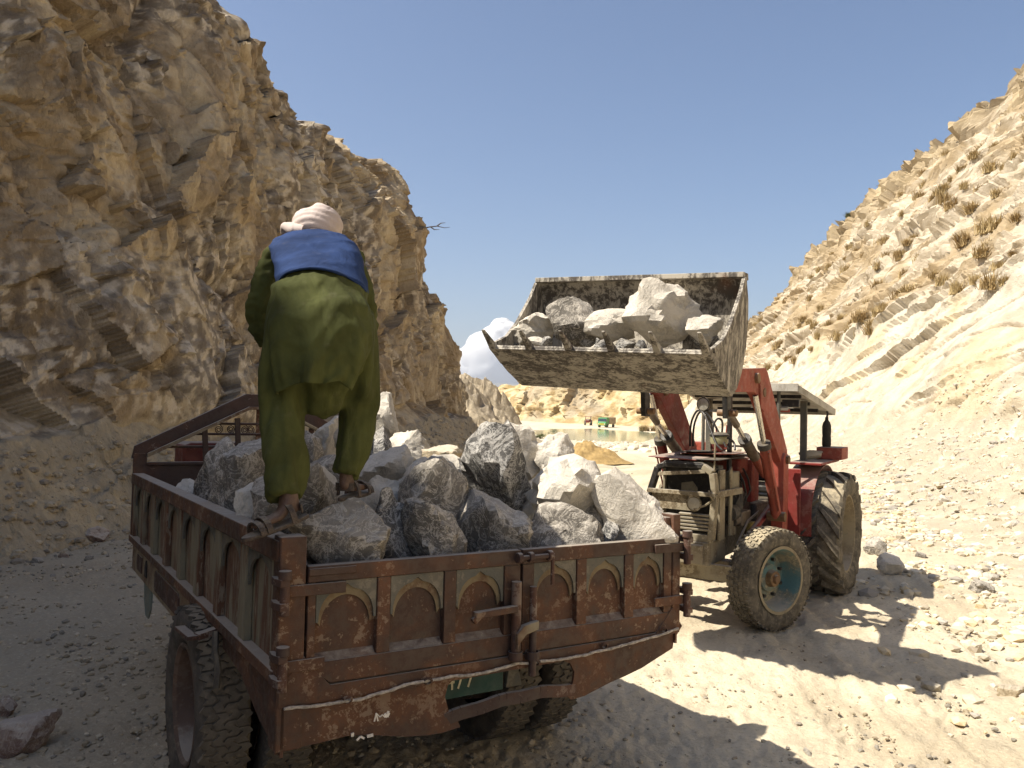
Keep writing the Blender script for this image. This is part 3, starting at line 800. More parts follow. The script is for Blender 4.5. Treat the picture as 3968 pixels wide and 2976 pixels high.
tp('tow_fender_stand_in', fb, rusty('red_oxide_paint', (.12, .03, .025), (.16, .05, .035), (.3, .2, .16), .3), bevel=.02)  # red box added in place of the towing tractor's fender
# ---- tail gate leaves
bays = [(.14, .395), (.455, .70), (.76, 1.0), (1.16, 1.40), (1.46, 1.69), (1.75, 1.945)]
ZB0, ZB1, GT, GB = 1.06, 1.368, 1.433, .972
def leaf(ul, ur, bs, name):
    g = empty(name); g.parent = trailer
    left = ul < .5
    if left: out = [(ul, GT), (ur, GT), (ur, GB), (ul + .10, GB), (ul, GB + .13)]
    else: out = [(ul, GT), (ur, GT), (ur, GB + .13), (ur - .10, GB), (ul, GB)]
    tp('gate_sheet', MB().prism(out, (0, .040, 0), (1, 0, 0), (0, 0, 1), .008), RUST, g, bevel=0)
    tp('gate_top_rail', MB().bb((ul, .0, ZB1), (ur, .036, GT)), RUST, g)
    e = .0015
    if left: bot = [(ul, ZB0), (ur, ZB0), (ur, GB), (ul + .10, GB), (ul, GB + .075 )]
    else: bot = [(ul, ZB0), (ur, ZB0), (ur, GB + .075), (ur - .10, GB), (ul, GB)]
    tp('gate_bottom_rail', MB().prism(bot, (0, .018, 0), (1, 0, 0), (0, 0, 1), .036), RUST, g)
    edges = [ul] + [x for b in bs for x in b] + [ur]
    for i in range(0, len(edges), 2):
        tp('stile', MB().bb((edges[i] + e, .002, ZB0 + e), (edges[i + 1] - e, .034, ZB1 - e)), RUST, g, bevel=.003)
    for (a, b_) in bs:
        w = b_ - a - .004
        tp('arch_plate', MB().prism(ogee(w, .155), (a + .002, .013, ZB1 - .157), (1, 0, 0), (0, 0, 1), .010), GREYP, g, bevel=0)
        # cream painted inner arch, one step deeper
        ro, ri, n_ = w * .5, w * .5 - .022, 18
        o_ = [(w / 2 + ro * cos(pi * k / n_), .02 + .125 * sin(pi * k / n_)) for k in range(n_ + 1)]
        i_ = [(w / 2 + ri * cos(pi * k / n_), -.01 + .115 * sin(pi * k / n_)) for k in range(n_ + 1)]
        tp('arch_trim', MB().prism(o_ + i_[::-1], (a + .002, .027, ZB1 - .165), (1, 0, 0), (0, 0, 1), .010), CREAM, g, bevel=0)
        tp('bay_ledge', MB().prism([(0, 0), (.030, 0), (.030, .026)], (a + (b_ - a) / 2, .006, ZB0 + .001), (0, 1, 0), (0, 0, 1), w), RUST, g, bevel=0)
    return g
gl = leaf(.105, 1.086, bays[:3], 'tailgate_leaf')
gr_ = leaf(1.096, 2.0, bays[3:], 'tailgate_leaf')
# hinges
def hinge(u, z, s, strap):
    h = empty('hinge'); h.parent = trailer
    tp('hinge_pin', MB().cyl((u, -.030, z - .085), (u, -.030, z + .075), .019, 12).cyl((u, -.030, z + .05), (u, -.030, z + .085), .026, 12), RUSTD, h, bevel=.003)
    for dz in (.04, -.05):
        tp('hinge_knuckle', MB().prism([(-.012 * s, -.024), (.022 * s, -.026), (.036 * s, .02), (.03 * s, .075), (0, .06), (-.012 * s, .01)], (u - .0 * s, -.025, z + dz), (1, 0, 0), (0, 1, 0), .03), RUSTD, h, bevel=.003)
    tp('hinge_strap', MB().bb((u if strap > 0 else u + strap, -.016, z - .022), (u + strap if strap > 0 else u, -.003, z + .022)), RUST, h, bevel=.003)
hinge(.005, 1.345, -1, .25); hinge(.005, 1.06, -1, .17)
hinge(2.075, 1.385, 1, -.20); hinge(2.075, 1.12, 1, -.20)
tp('strap', MB().bb((.105, -.010, 1.395), (.30, -.002, 1.425)), RUST)
# latches in the middle
tp('bolt', MB().cyl((1.05, -.028, 1.402), (1.245, -.028, 1.402), .011, 10).cyl((1.235, -.034, 1.405), (1.238, -.030, 1.27), .009, 8), RUSTD, bevel=0)
for u in (1.06, 1.12, 1.225): tp('bolt_keeper', MB().cyl((u - .012, -.024, 1.402), (u + .012, -.024, 1.402), .024, 12), RUSTD, bevel=.003)
tp('locking_bar', MB().cyl((1.045, -.030, 1.30), (1.045, -.030, .955), .023, 12), RUSTD, bevel=0)
tp('locking_bar', MB().cyl((1.135, -.030, 1.27), (1.135, -.030, .875), .017, 12), RUSTD, bevel=0)
tp('latch_handle', MB().bar((1.04, -.042, 1.185), (.82, -.048, 1.178), .034, .030).bar((.845, -.048, 1.176), (.815, -.047, 1.150), .03, .028), RUST, bevel=.006)
tp('latch_bracket', MB().prism([(0, 0), (.035, .035), (.10, .05), (.10, .09), (.02, .075), (-.015, .04), (-.01, -.03)], (1.045, -.052, 1.035), (1, 0, 0), (0, 0, 1), .03), BEAMP, bevel=.004)
for u, z in ((1.045, .975), (1.135, .965)): tp('bar_guide', MB().lathe([(.028, -.018), (.032, -.018), (.032, .018), (.028, .018)], (u, -.030, z), (0, 0, 1), 14, True), RUSTD, bevel=0)
# ---- sill, apron and rope
def wav(u): return .008 * sin(u * 9 + 1) + .006 * sin(u * 23)
tp('rear_sill', MB().prism([(.0, .905), (.0, .985), (.10, 1.09), (.10, 1.075), (.205, .966), (1.89, .966), (2.0, 1.08), (2.035, 1.06), (2.035, .955), (1.9, .925), (1.3, .905), (.7, .90)], (0, .022, 0), (1, 0, 0), (0, 0, 1), .05), RUST, bevel=.003)
def apron(poly, name='apron'):
    mb = MB(); mb.prism(poly, (0, .020, 0), (1, 0, 0), (0, 0, 1), .014)
    for v in mb.v: v.y += .022 * sin(v.x * 7.0 + v.z * 9) * max(0, min(1, (.92 - v.z) * 6))
    return tp(name, mb, RUST, bevel=0)
apron([(0, .902), (0, .728), (.07, .736), (.18, .734), (.29, .744), (.36, .738), (.43, .726), (.53, .706), (.63, .696), (.70, .694)] + [(.79, .70), (.775, .735), (.735, .775), (.720, .835), (.735, .880), (.76, .899)])
apron([(1.33, .904), (1.375, .885), (1.395, .846), (1.385, .80), (1.36, .776), (1.34, .75), (1.38, .718), (1.45, .728), (1.51, .746), (1.61, .766), (1.71, .776), (1.83, .796), (1.93, .835), (2.02, .872), (2.032, .93), (2.03, .955), (1.9, .925)])
bp = []
for k in range(20):
    t = k / 19; u = .72 + .68 * t
    bp.append((u, .012 - .03 * sin(pi * t), .732 + .058 * sin(pi * t * .8 + .15) + .003 * sin(t * 20)))
mb = MB()
for p, q in zip(bp[:-1], bp[1:]): mb.bar(p, q, .022, .052, up=(0, 0, 1))
tp('bent_bumper_bar', mb, RUSTD, bevel=0)
rp = [(.02, .908), (.2, .898), (.35, .898), (.53, .924), (.72, .926), (.88, .917), (1.05, .934), (1.19, .926), (1.36, .920), (1.51, .928), (1.76, .945), (2.03, .975)]
pts = []
for k in range(80):
    t = k / 79 * (len(rp) - 1); i = min(int(t), len(rp) - 2); f = t - i
    u = rp[i][0] * (1 - f) + rp[i + 1][0] * f; z = rp[i][1] * (1 - f) + rp[i + 1][1] * f
    pts.append((u, -.018 + .003 * sin(k * 1.3), z + .0015 * sin(k * .9)))
tp('rope', MB().tube(pts, .007, 6, rs=[.0055 + .002 * (k % 2) for k in range(80)]), ROPE, bevel=0)
for u, z in ((.27, .905), (.62, .925), (1.16, .925), (1.55, .955), (1.93, .985)):
    tp('rope_hook', MB().lathe([(.014, -.006), (.022, 0), (.014, .006)], (u, -.022, z), (.4, 1, .6), 10, True), RUSTD, bevel=0)
tp('side_hook', MB().tube([(2.035, .06, 1.09), (2.06, .05, 1.05), (2.075, .04, 1.00), (2.09, .03, .975), (2.05, .03, .93), (2.03, .02, .915)], .008, 6), RUST, bevel=0)
# painted marks on the apron
def stroke(pts, w=.006):
    pmk = MB()
    for (a, b_), (c_, d_) in zip(pts[:-1], pts[1:]): pmk.bar((a, -.016 + .022 * sin(a * 7 + b_ * 9) * max(0, min(1, (.92 - b_) * 6)), b_), (c_, -.016 + .022 * sin(c_ * 7 + d_ * 9) * max(0, min(1, (.92 - d_) * 6)), d_), .004, w)
    tp('paint_mark', pmk, WHITEP, bevel=0)
stroke([(.385, .80), (.392, .832), (.40, .80)], .005); stroke([(.392, .832), (.408, .815), (.418, .822), (.43, .81)], .004); stroke([(.428, .825), (.438, .81), (.446, .826), (.438, .83)], .010)
stroke([(.30, .765), (.302, .75)], .012); stroke([(.32, .732), (.335, .745), (.35, .735)], .008); stroke([(.36, .742), (.385, .745)], .012)
# green crossbeam with the painted number
tp('green_crossbeam', MB().bb((.60, .16, .765), (1.10, .20, .90)), GREENP)
tp('light_bracket', MB().prism([(0, 0), (.09, 0), (.06, .12), (.02, .12)], (1.115, .17, .77), (1, 0, 0), (0, 0, 1), .02), GREYP)
fc = bpy.data.curves.new('number', 'FONT'); fc.body = '9477'; fc.size = .125; fc.extrude = .001; fc.space_character = 1.05
fo = bpy.data.objects.new('number', fc); COL.objects.link(fo)
bpy.context.view_layer.update()
fm = bpy.data.meshes.new_from_object(fo.evaluated_get(bpy.context.evaluated_depsgraph_get())); bpy.data.objects.remove(fo)
no = link_mesh('painted_number', fm, simple('cream_lettering', (.62, .55, .36), .8, scale=20, bump=0), trailer)
no.matrix_local = Matrix.Translation((.745, .1575, .805)) @ Matrix.Rotation(R(90), 4, 'X') @ Matrix.Scale(.78, 4, (1, 0, 0))
# ---- side skirts, beams, running gear
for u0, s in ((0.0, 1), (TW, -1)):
    tp('side_skirt', MB().prism([(.0, .72), (.0, .985), (.98, .985), (.98, .90), (.62, .87), (.3, .77)] if s > 0 else [(.0, .90), (.0, .985), (.98, .985), (.98, .90)], (u0 + s * .02, 0, 0), (0, 1, 0), (0, 0, 1), .012), RUST, bevel=0)
    tp('side_beam', MB().bb((u0 + s * .012, 1.80, .765), (u0 + s * .03, TL - .05, .984)), BEAMP)
    tp('beam_panel', MB().prism([(-.45, -.045), (-.42, -.07), (.42, -.07), (.45, -.045), (.45, .045), (.42, .07), (-.42, .07), (-.45, .045)], (u0 + s * .009, 2.55, .875), (0, 1, 0), (0, 0, 1), .012), RUSTD, bevel=.002)
    tp('beam_panel', MB().prism([(-.13, -.06), (.10, -.06), (.13, 0), (.10, .06), (-.13, .06)], (u0 + s * .009, 3.75, .875), (0, 1, 0), (0, 0, 1), .012), RUSTD, bevel=.002)
    tp('lamp_slot', MB().prism([(-.045, -.05), (.045, -.05), (.045, .03), (.0, .07), (-.045, .03)], (u0 + s * .009, 3.42, .875), (0, 1, 0), (0, 0, 1), .012), simple('slot_shade_black', (.02, .018, .016), .9), bevel=0)  # solid near-black plate; the slot's inner shade is put into its colour
    tp('mud_flap', MB().prism([(-.20, .0), (.20, .0), (.17, -.16), (.08, -.26), (-.05, -.26), (-.16, -.17)], (u0 + s * .05, 3.55, .762), (0, 1, 0), (0, 0, 1), .010), TEAL, bevel=0)
    tp('fender_bracket', MB().bar((u0 - s * .10, 1.02, .955), (u0 + s * .04, 1.06, .975), .05, .03).bar((u0 - s * .12, 1.0, .955), (u0 - s * .13, 1.28, .945), .05, .02), RUSTD)
    tp('rubber_strap', MB().tube([(u0 - s * .015, 1.0, .97), (u0 - s * .03, .93, .90), (u0 - s * .02, .90, .82), (u0 - s * .03, .88, .74)], .016, 6), TYRE, bevel=0)
for u in (.55, 1.50):
    tp('chassis_rail', MB().bb((u - .05, .38, .83), (u + .05, TL + .1, .98)), RUSTD)
    tp('leaf_spring', MB().prism([(-.5, .10), (-.25, .03), (0, 0), (.25, .03), (.5, .10), (.5, .14), (0, .08), (-.5, .14)], (u, 1.4, .66), (0, 1, 0), (0, 0, 1), .08), RUSTD)
for v in (.9, 2.4, 3.6): tp('crossmember', MB().bb((.1, v - .04, .88), (TW - .1, v + .04, .982)), RUSTD)
tp('drawbar', MB().bar((.55, TL, .88), (1.02, TL + 1.3, .62), .1, .1).bar((1.50, TL, .88), (1.02, TL + 1.3, .62), .1, .1), RUSTD)

def tyre_mb(Rr, W, tread):
    """tyre lathed round local X, centred at origin"""
    prof = [(Rr * .60, -W * .36), (Rr * .66, -W * .46), (Rr * .80, -W * .52), (Rr * .92, -W * .49), (Rr * .965, -W * .42), (Rr * .975, -W * .2), (Rr * .978, 0),
            (Rr * .975, W * .2), (Rr * .965, W * .42), (Rr * .92, W * .49), (Rr * .80, W * .52), (Rr * .66, W * .46), (Rr * .60, W * .36)]
    if tread == 'lug': prof = [(r_ * (.955 if r_ > .9 * Rr else 1), t_) for r_, t_ in prof]
    mb = MB().lathe(prof, (0, 0, 0), (1, 0, 0), 64)
    if tread == 'road':
        n = 40
        for i in range(n):
            for j, (x0, x1) in enumerate(((-.43, -.24), (-.20, -.015), (.015, .20), (.24, .43))):
                a0 = 2 * pi * (i + (.5 if j % 2 else 0)) / n; a1 = a0 + 2 * pi / n * .86
                sk = .018 * (1 if j % 2 else -1)
                q = []
                for rr_ in (Rr * .95, Rr * (1.0 if 0 < j < 3 else .992)):
                    for k in range(4):
                        t = k / 3; a = a0 + (a1 - a0) * t
                        zz = sk * (1 if k in (1,) else -1 if k == 2 else 0)
                        q.append((W * x0 + zz, rr_ * cos(a), rr_ * sin(a))); q.append((W * x1 + zz, rr_ * cos(a), rr_ * sin(a)))
                f = []
                for k in range(3):
                    f += [(8 + 2*k, 8 + 2*k + 1, 8 + 2*k + 3, 8 + 2*k + 2), (2*k, 8 + 2*k, 8 + 2*k + 2, 2*k + 2), (2*k + 1, 2*k + 3, 8 + 2*k + 3, 8 + 2*k + 1)]
                f += [(0, 1, 9, 8), (6, 14, 15, 7)]
                mb.add(q, f)
    elif tread == 'lug':
        n = 18
        for i in range(n):
            for s in (-1, 1):
                a0 = 2 * pi * (i + (.5 if s > 0 else 0)) / n
                q = []; K = 7
                for k in range(K):
                    t = k / (K - 1); x = s * W * (.02 + .47 * t); a = a0 + 0.40 * t ** 1.1      # chevron sweep
                    wdt = .030 + .026 * t if k else .034
                    top = Rr * (1.0 - .035 * t ** 3); bot = Rr * .90
                    for da in (-wdt / Rr, wdt / Rr):
                        q.append((x, top * cos(a + da * .8), top * sin(a + da * .8))); q.append((x, bot * cos(a + da * 1.3), bot * sin(a + da * 1.3)))
                f = []
                for k in range(K - 1):
                    b0 = 4 * k; f += [(b0, b0 + 2, b0 + 6, b0 + 4), (b0, b0 + 4, b0 + 5, b0 + 1), (b0 + 2, b0 + 3, b0 + 7, b0 + 6)]
                e0 = 4 * (K - 1); f += [(0, 1, 3, 2), (e0, e0 + 2, e0 + 3, e0 + 1)]
                # shoulder continues down the sidewall
                mb.add(q, f)
    elif tread == 'worn':
        n = 46
        rng = random.Random(5)
        for i in range(n):
            for j in range(5):
                x = W * (-.40 + .20 * j); a = 2 * pi * (i + .5 * (j % 2)) / n
                tpz = Rr * (.992 + .010 * rng.random() - (.012 if j in (0, 4) else 0))
                w2 = W * .075; da = .052
                q = []
                for rr_ in (Rr * .95, tpz):
                    for sx, sa in ((-1, -1), (1, -.7), (1, 1), (-1, .7)): q.append((x + sx * w2, rr_ * cos(a + sa * da * .8), rr_ * sin(a + sa * da * .8)))
                mb.add(q, [(4, 5, 6, 7), (0, 1, 5, 4), (1, 2, 6, 5), (2, 3, 7, 6), (3, 0, 4, 7)])
    return mb
def rim_mb(Rr, W, out, dish=1.6):
    """dished disc; out = outward sign on local X"""
    o = out
    prof = [(Rr * .60, o * W * .40), (Rr * .615, o * W * .44), (Rr * .59, o * W * .45), (Rr * .555, o * W * .38), (Rr * .54, o * W * .1), (Rr * .50, -o * W * dish * .4), (Rr * .36, -o * W * dish * .2), (Rr * .22, -o * W * .30), (Rr * .16, -o * W * .28), (.001, -o * W * .28)]
    return MB().lathe(prof, (0, 0, 0), (1, 0, 0), 40)
twm = None
def road_wheel(u, out):
    global twm
    w = empty('wheel'); w.parent = trailer
    Rr, W = .50, .245
    c_ = TR @ Vector((u, 1.40, .5)); dz = Rr - .012 - c_.z
    w.location = (u, 1.40, .5 + dz); w.rotation_euler = (random.random() * 6, 0, 0)
    if twm is None:
        t = tyre_mb(Rr, W, 'road').build('tyre', TYRE, w); twm = t.data
    else: t = link_mesh('tyre', twm, TYRE, w)
    rim_mb(Rr, W, out).build('rim', RIMB, w)
    hb_ = MB().cyl((-out * .08, 0, 0), (out * .0, 0, 0), .075, 18).cyl((out * .0, 0, 0), (out * .025, 0, 0), .05, 18)
    for k in range(8): hb_.cyl((-out * .08, .14 * cos(k * pi / 4), .14 * sin(k * pi / 4)), (-out * .04, .14 * cos(k * pi / 4), .14 * sin(k * pi / 4)), .014, 6)
    hb_.build('hub', RIMB, w)
    return c_.z + dz
for u, out in ((.03, -1), (.345, -1), (1.705, 1), (2.02, 1)): zc = road_wheel(u, out)
tp('axle', MB().bb((.15, 1.35, .44), (1.9, 1.45, .55)), RUSTD)

# ================================================================== rocks in the trailer
def trailer_point(px, py, v):
    """point on the plane v = const of the trailer seen at the pixel"""
    o = TRI @ Vector((0, 0, CAM_H)); d = TRI.to_3x3() @ ray(px, py)
    return TR @ (o + d * ((v - o.y) / d.y))
K = 1024 / 2212
def px_rock(x0, x1, y0, y1, v, mat_, label, seed, depth=None, group=None, nplanes=11, rough=.07, ext=.28, pointer=None, name='rock', sub=4):
    gx_, gy_ = (x1 - x0) * .07, (y1 - y0)
    x0 -= gx_; x1 += gx_; y0 -= gy_ * .03; y1 += gy_ * ext
    cx, cy = (x0 + x1) / 2 * K, (y0 + y1) / 2 * K
    c_ = (pointer or trailer_point)(cx, cy, v)
    w = (x1 - x0) * K * c_.y / FPX; h = (y1 - y0) * K * c_.y / FPX
    dp = depth or (.75 * min(w, h) + .25 * max(w, h))
    me = rock_mesh(name, seed, (w, dp, h), sub=sub, nplanes=nplanes, rough=rough)
    o = link_mesh(name, me, mat_); o.location = c_; o.rotation_euler = (0, 0, -math.atan2(c_.x, c_.y))
    tag(o, label, 'rock', group)
    return o
LOAD = [
 (640, 828, 1078, 1240, .30, R_GREY, 'large grey block inside the near left corner of the trailer, under the right sandal', 11),
 (798, 906, 1056, 1225, .42, R_DARK, 'dark narrow rock wedged upright behind the tailgate beside the large corner block', 12),
 (870, 1000, 1080, 1225, .30, R_GREY, 'grey wedge of rock leaning on the tailgate below the big rounded rock', 13),
 (840, 1012, 988, 1160, .62, R_GREY, 'big rounded grey rock with white veins in the middle of the load', 33),
 (993, 1140, 1066, 1225, .34, R_GREY, 'square brownish grey rock behind the tailgate joint, under the dark peaked rock', 15),
 (998, 1147, 910, 1090, .80, R_DARK, 'tall dark peaked rock with wavy bands, highest of the load', 24),
 (1135, 1294, 1088, 1212, .27, R_GREY, 'flat lozenge of grey rock lying along the right tailgate leaf', 17),
 (1138, 1312, 983, 1150, .50, R_PALE, 'white sunlit rock with a shadowed notch right of the dark peaked rock', 18),
 (1284, 1452, 1012, 1180, .20, R_PALE, 'large white sunlit rock at the right end of the load', 19),
 (1070, 1172, 914, 1030, 1.10, R_PALE, 'pale pointed rock behind the dark peaked rock', 20),
 (1160, 1238, 936, 1020, .92, R_PALE, 'pale grey rock at the back right of the load', 21),
 (1228, 1334, 993, 1075, .60, R_PALE, 'low pale rock lying behind the white sunlit rocks on the right', 22),
 (428, 522, 946, 1090, 2.7, R_GREY, 'upright grey rock by the headboard, leftmost of the load', 23),
 (463, 590, 953, 1115, 1.6, R_GREY, 'big grey rock beside the left trouser leg', 54),
 (511, 574, 1046, 1128, .95, R_PALE, 'small pale rock by the left side rail in front of the sandal', 25),
 (556, 726, 998, 1160, .80, R_GREY, 'grey rock between the two feet of the person', 26),
 (795, 857, 848, 940, 3.0, R_PALE, 'pale sharp slab sticking up beside the right trouser leg', 27),
 (652, 742, 900, 990, 2.8, R_PALE, 'pale rock seen between the trouser legs, uppermost there', 28),
 (726, 800, 905, 990, 2.4, R_PALE, 'pale sunlit rock behind the right knee', 29),
 (798, 848, 922, 995, 2.25, R_DARK, 'small dark rock in the gap right of the right knee', 30),
 (842, 926, 928, 1005, 2.6, R_PALE, 'pale rough rock at the back of the load below the cliff', 31),
 (776, 884, 962, 1075, 1.6, R_PALE, 'pale mottled rock right of the right shin', 32),
 (658, 738, 982, 1055, 1.75, R_GREY, 'grey rock seen between the shins', 14),
 (656, 738, 1010, 1095, 1.15, R_PALE, 'pale sunlit rock between the ankles', 34),
 (878, 1004, 983, 1060, 1.25, R_PALE, 'pale rock just behind the big rounded grey rock', 35),
 (915, 992, 962, 1005, 2.1, R_TAN, 'small tan rock at the back of the load', 36),
 (768, 862, 1028, 1125, .85, R_PALE, 'pale sunlit rock just right of the right sandal', 37),
 (630, 704, 930, 1045, 2.0, R_GREY, 'grey rock half hidden behind the left trouser leg', 38),
 (1296, 1334, 1126, 1178, .20, R_DARK, 'small dark stone left of the large white rock at the tailgate', 39),
 (1268, 1334, 1078, 1165, .36, R_GREY, 'small grey rock squeezed between the two white rocks', 40),
 (1405, 1455, 1128, 1178, .12, R_DARK, 'small dark slab under the right end of the large white rock', 41),
 (376, 446, 1036, 1090, 3.0, R_PALE, 'flat pale stone on the trailer floor by the headboard', 42),
]
for (x0, x1, y0, y1, v, mt, lb, sd) in LOAD:
    px_rock(x0, x1, y0, y1, v, mt, lb, sd, depth=.27 if sd == 19 else None)
rng = random.Random(3)
for i in range(5):
    for j in range(3):
        u, v = .38 + .62 * j + rng.uniform(-.1, .1), .75 + .68 * i + rng.uniform(-.1, .1)
        me = rock_mesh('rock', 200 + i * 3 + j, (rng.uniform(.5, .62), rng.uniform(.5, .62), .36), sub=3)
        o = link_mesh('rock', me, R_GREY if (i + j) % 2 else R_PALE); o.location = TR @ Vector((u, v, 1.19)); o.rotation_euler = (0, 0, rng.random() * 6)
        tag(o, 'grey rock buried at the bottom of the trailer load', 'rock', 'rocks at the bottom of the trailer load')

# ================================================================== person standing on the load, bent forward
def eval_mesh(o):
    bpy.context.view_layer.update()
    me = bpy.data.meshes.new_from_object(o.evaluated_get(bpy.context.evaluated_depsgraph_get()))
    return me
def ring_loft(rings, n=40, power=2.4):
    """rings: (centre, tangent, right, rx, ry) -> closed tube"""
    q = []; f = []
    for c_, t, r_, rx, ry in rings:
        t = Vector(t).normalized(); x = (Vector(r_) - t * Vector(r_).dot(t)).normalized(); y = t.cross(x)
        for i in range(n):
            a = 2 * pi * i / n; ca, sa = cos(a), sin(a)
            k = (abs(ca) ** power + abs(sa) ** power) ** (-1 / power)
            q.append(Vector(c_) + x * (rx * k * ca) + y * (ry * k * sa))
    m_ = len(rings)
    for k in range(m_ - 1): f += [(k*n+i, k*n+(i+1) % n, (k+1)*n+(i+1) % n, (k+1)*n+i) for i in range(n)]
    f += [tuple(range(n))[::-1], tuple(range((m_-1)*n, m_*n))]
    return q, f
def path_tube(pts, sub=6):
    """pts: (Vector, rx, ry) smooth interpolated rings along a path"""
    P_ = [p[0] for p in pts]; out = []
    N = (len(pts) - 1) * sub
    for k in range(N + 1):
        t = k / sub; i = min(int(t), len(pts) - 2); f = t - i
        p0 = P_[max(i - 1, 0)]; p1 = P_[i]; p2 = P_[i + 1]; p3 = P_[min(i + 2, len(pts) - 1)]
        co = .5 * ((2 * p1) + (p2 - p0) * f + (2 * p0 - 5 * p1 + 4 * p2 - p3) * f * f + (3 * p1 - p0 - 3 * p2 + p3) * f ** 3)
        s = f * f * (3 - 2 * f)
        out.append((co, pts[i][1] * (1 - s) + pts[i + 1][1] * s, pts[i][2] * (1 - s) + pts[i + 1][2] * s))
    rings = []
    for k, (co, rx, ry) in enumerate(out):
        t = out[min(k + 1, N)][0] - out[max(k - 1, 0)][0]
        rings.append((co, t, (1, 0, 0), rx, ry))
    return rings
def cloth(name, parts, m, parent, voxel=.011, folds=None, smooth=6):
    mb = MB()
    for q, f in parts: mb.add(q, f)
    o = mb.build(name, m, None)
    r_ = o.modifiers.new('r', 'REMESH'); r_.mode = 'VOXEL'; r_.voxel_size = voxel; r_.use_smooth_shade = True
    s_ = o.modifiers.new('s', 'SMOOTH'); s_.iterations = smooth; s_.factor = .5
    me = eval_mesh(o); bpy.data.objects.remove(o); me.name = name
    nv = len(me.vertices); co = np.zeros(nv * 3, np.float32); me.vertices.foreach_get('co', co); co = co.reshape(-1, 3)
    no = np.zeros(nv * 3, np.float32); me.vertices.foreach_get('normal', no); no = no.reshape(-1, 3)
    if folds is not None:
        co = co + no * folds(co)[:, None]
        me.vertices.foreach_set('co', co.astype(np.float32).ravel()); me.update()
    me.polygons.foreach_set('use_smooth', np.ones(len(me.polygons), dtype=bool))
    me.materials.clear(); me.materials.append(m)
    o = bpy.data.objects.new(name, me); COL.objects.link(o); o.parent = parent
    return o
def fabric(name, col, var=.25, weave=260, dusty=.15, scale=5):
    m, n, b = new_mat(name)
    c = n.coord(); f = n.noise(c, scale, 5, .6)
    cc = n.mix(n.ramp(f, .3, .7), tuple(x * (1 - var) for x in col), tuple(x * (1 + var) for x in col))
    cc = n.mix(n.ramp(n.noise(c, 14, 4, .7), .55, .8, 0, dusty), cc, (.38, .33, .24))
    n.set(b.inputs['Base Color'], cc); b.inputs['Roughness'].default_value = .88
    b.inputs['Specular IOR Level'].default_value = .15
    wr = n.noise(n.coord(scale=(1, 1, .45), rot=(.2, .5, 0)), 11, 3, .5, 1.0)
    n.set(b.inputs['Normal'], n.bump(n.math('ADD', n.math('MULTIPLY', wr, 1.0), n.math('MULTIPLY', n.noise(c, weave, 2, .6), .06)), .7, .016))
    return m
KURTA = fabric('olive_green_cotton', (.066, .072, .022), dusty=.08)
VESTM = fabric('blue_quilted_cloth', (.019, .038, .105), scale=8, dusty=.05)
TURB = fabric('dusty_pink_white_cotton', (.50, .42, .38), .12, dusty=.25)
SKIN = simple('weathered_brown_skin', (.085, .046, .030), .6, scale=18, var=.2, bump=.2, dust=.25)
LEATHER = simple('worn_brown_leather', (.050, .034, .025), .65, scale=25, var=.4, bump=.4, dust=.35)

person = empty('person', (-.85, 3.35, 1.6))
tag(person, 'person in green tunic, blue vest and pale turban bending forward on the loaded trailer', 'person')
PI_ = Matrix.Translation((.85, -3.35, -1.6))
def W(px, py, D): return at(px, py, D) + Vector((.85, -3.35, -1.6))       # local to the person
hipL, hipR = W(298, 318, 3.50), W(345, 314, 3.52)
kneeL, kneeR = W(283, 410, 3.42), W(356, 402, 3.66)
ankL, ankR = W(289, 498, 3.27), W(345, 480, 3.58)
pel = W(321, 310, 3.52); waist = W(318, 283, 3.60); chest = W(315, 260, 3.70); neckb = W(315, 242, 3.84); headc = W(316, 232, 3.96)
shL, shR = W(275, 250, 3.75), W(355, 254, 3.75)
elL, elR = W(259, 303, 3.78), W(366, 306, 3.86)
wrL, wrR = W(268, 348, 3.90), W(364, 350, 4.00)
# body: one continuous skinned surface
bv, be = [], []
def nd(p, r, r2=None, link=None):
    bv.append((Vector(p), r, r2 or r)); i = len(bv) - 1
    if link is not None: be.append((link, i))
    return i
iP = nd(pel, .13, .11); iW = nd(waist, .12, .10, iP); iC = nd(chest, .135, .11, iW); iN = nd(neckb, .06, .06, iC)
iH0 = nd(headc + Vector((0, .0, -.03)), .075, .085, iN); iH = nd(headc + Vector((0, .03, .03)), .085, .095, iH0); nd(headc + Vector((0, .05, .09)), .06, .07, iH)
nose = nd(headc + Vector((0, .105, -.01)), .016, .016, iH0)
feet = {}
for hp, kn, an, tip_dir, nm in ((hipL, kneeL, ankL, None, 'L'), (hipR, kneeR, ankR, None, 'R')):
    a = nd(hp, .085, .09, iP); b_ = nd(kn, .045, .045, a); c_ = nd((kn + an) / 2, .036, .036, b_); d_ = nd(an, .030, .032, c_)
    if nm == 'L':
        heel = W(297, 511, 3.29); ball = W(264, 523, 3.19); toe = W(252, 527.5, 3.145)
    else:
        heel = W(342, 491, 3.56); ball = W(360, 487, 3.74); toe = W(366, 485, 3.80)
    h_ = nd(heel + Vector((0, 0, -.004)), .028, .026, d_); i1 = nd((heel + ball) / 2 + Vector((0, 0, .006)), .030, .024, d_); i2 = nd(ball, .038, .016, i1)
    fw = (toe - heel).normalized(); sd = fw.cross(Vector((0, 0, 1))).normalized()
    for k in range(5):
        off = (k - 2) * .017; ln = (.040, .046, .044, .038, .030)[k if nm == 'R' else 4 - k]
        t1 = nd(ball + sd * off + fw * .02, .0105 if k not in (0,) else .012, None, i2); nd(ball + sd * off + fw * ln + Vector((0, 0, -.004)), .009, None, t1)
    feet[nm] = (heel, ball, toe, fw, sd)
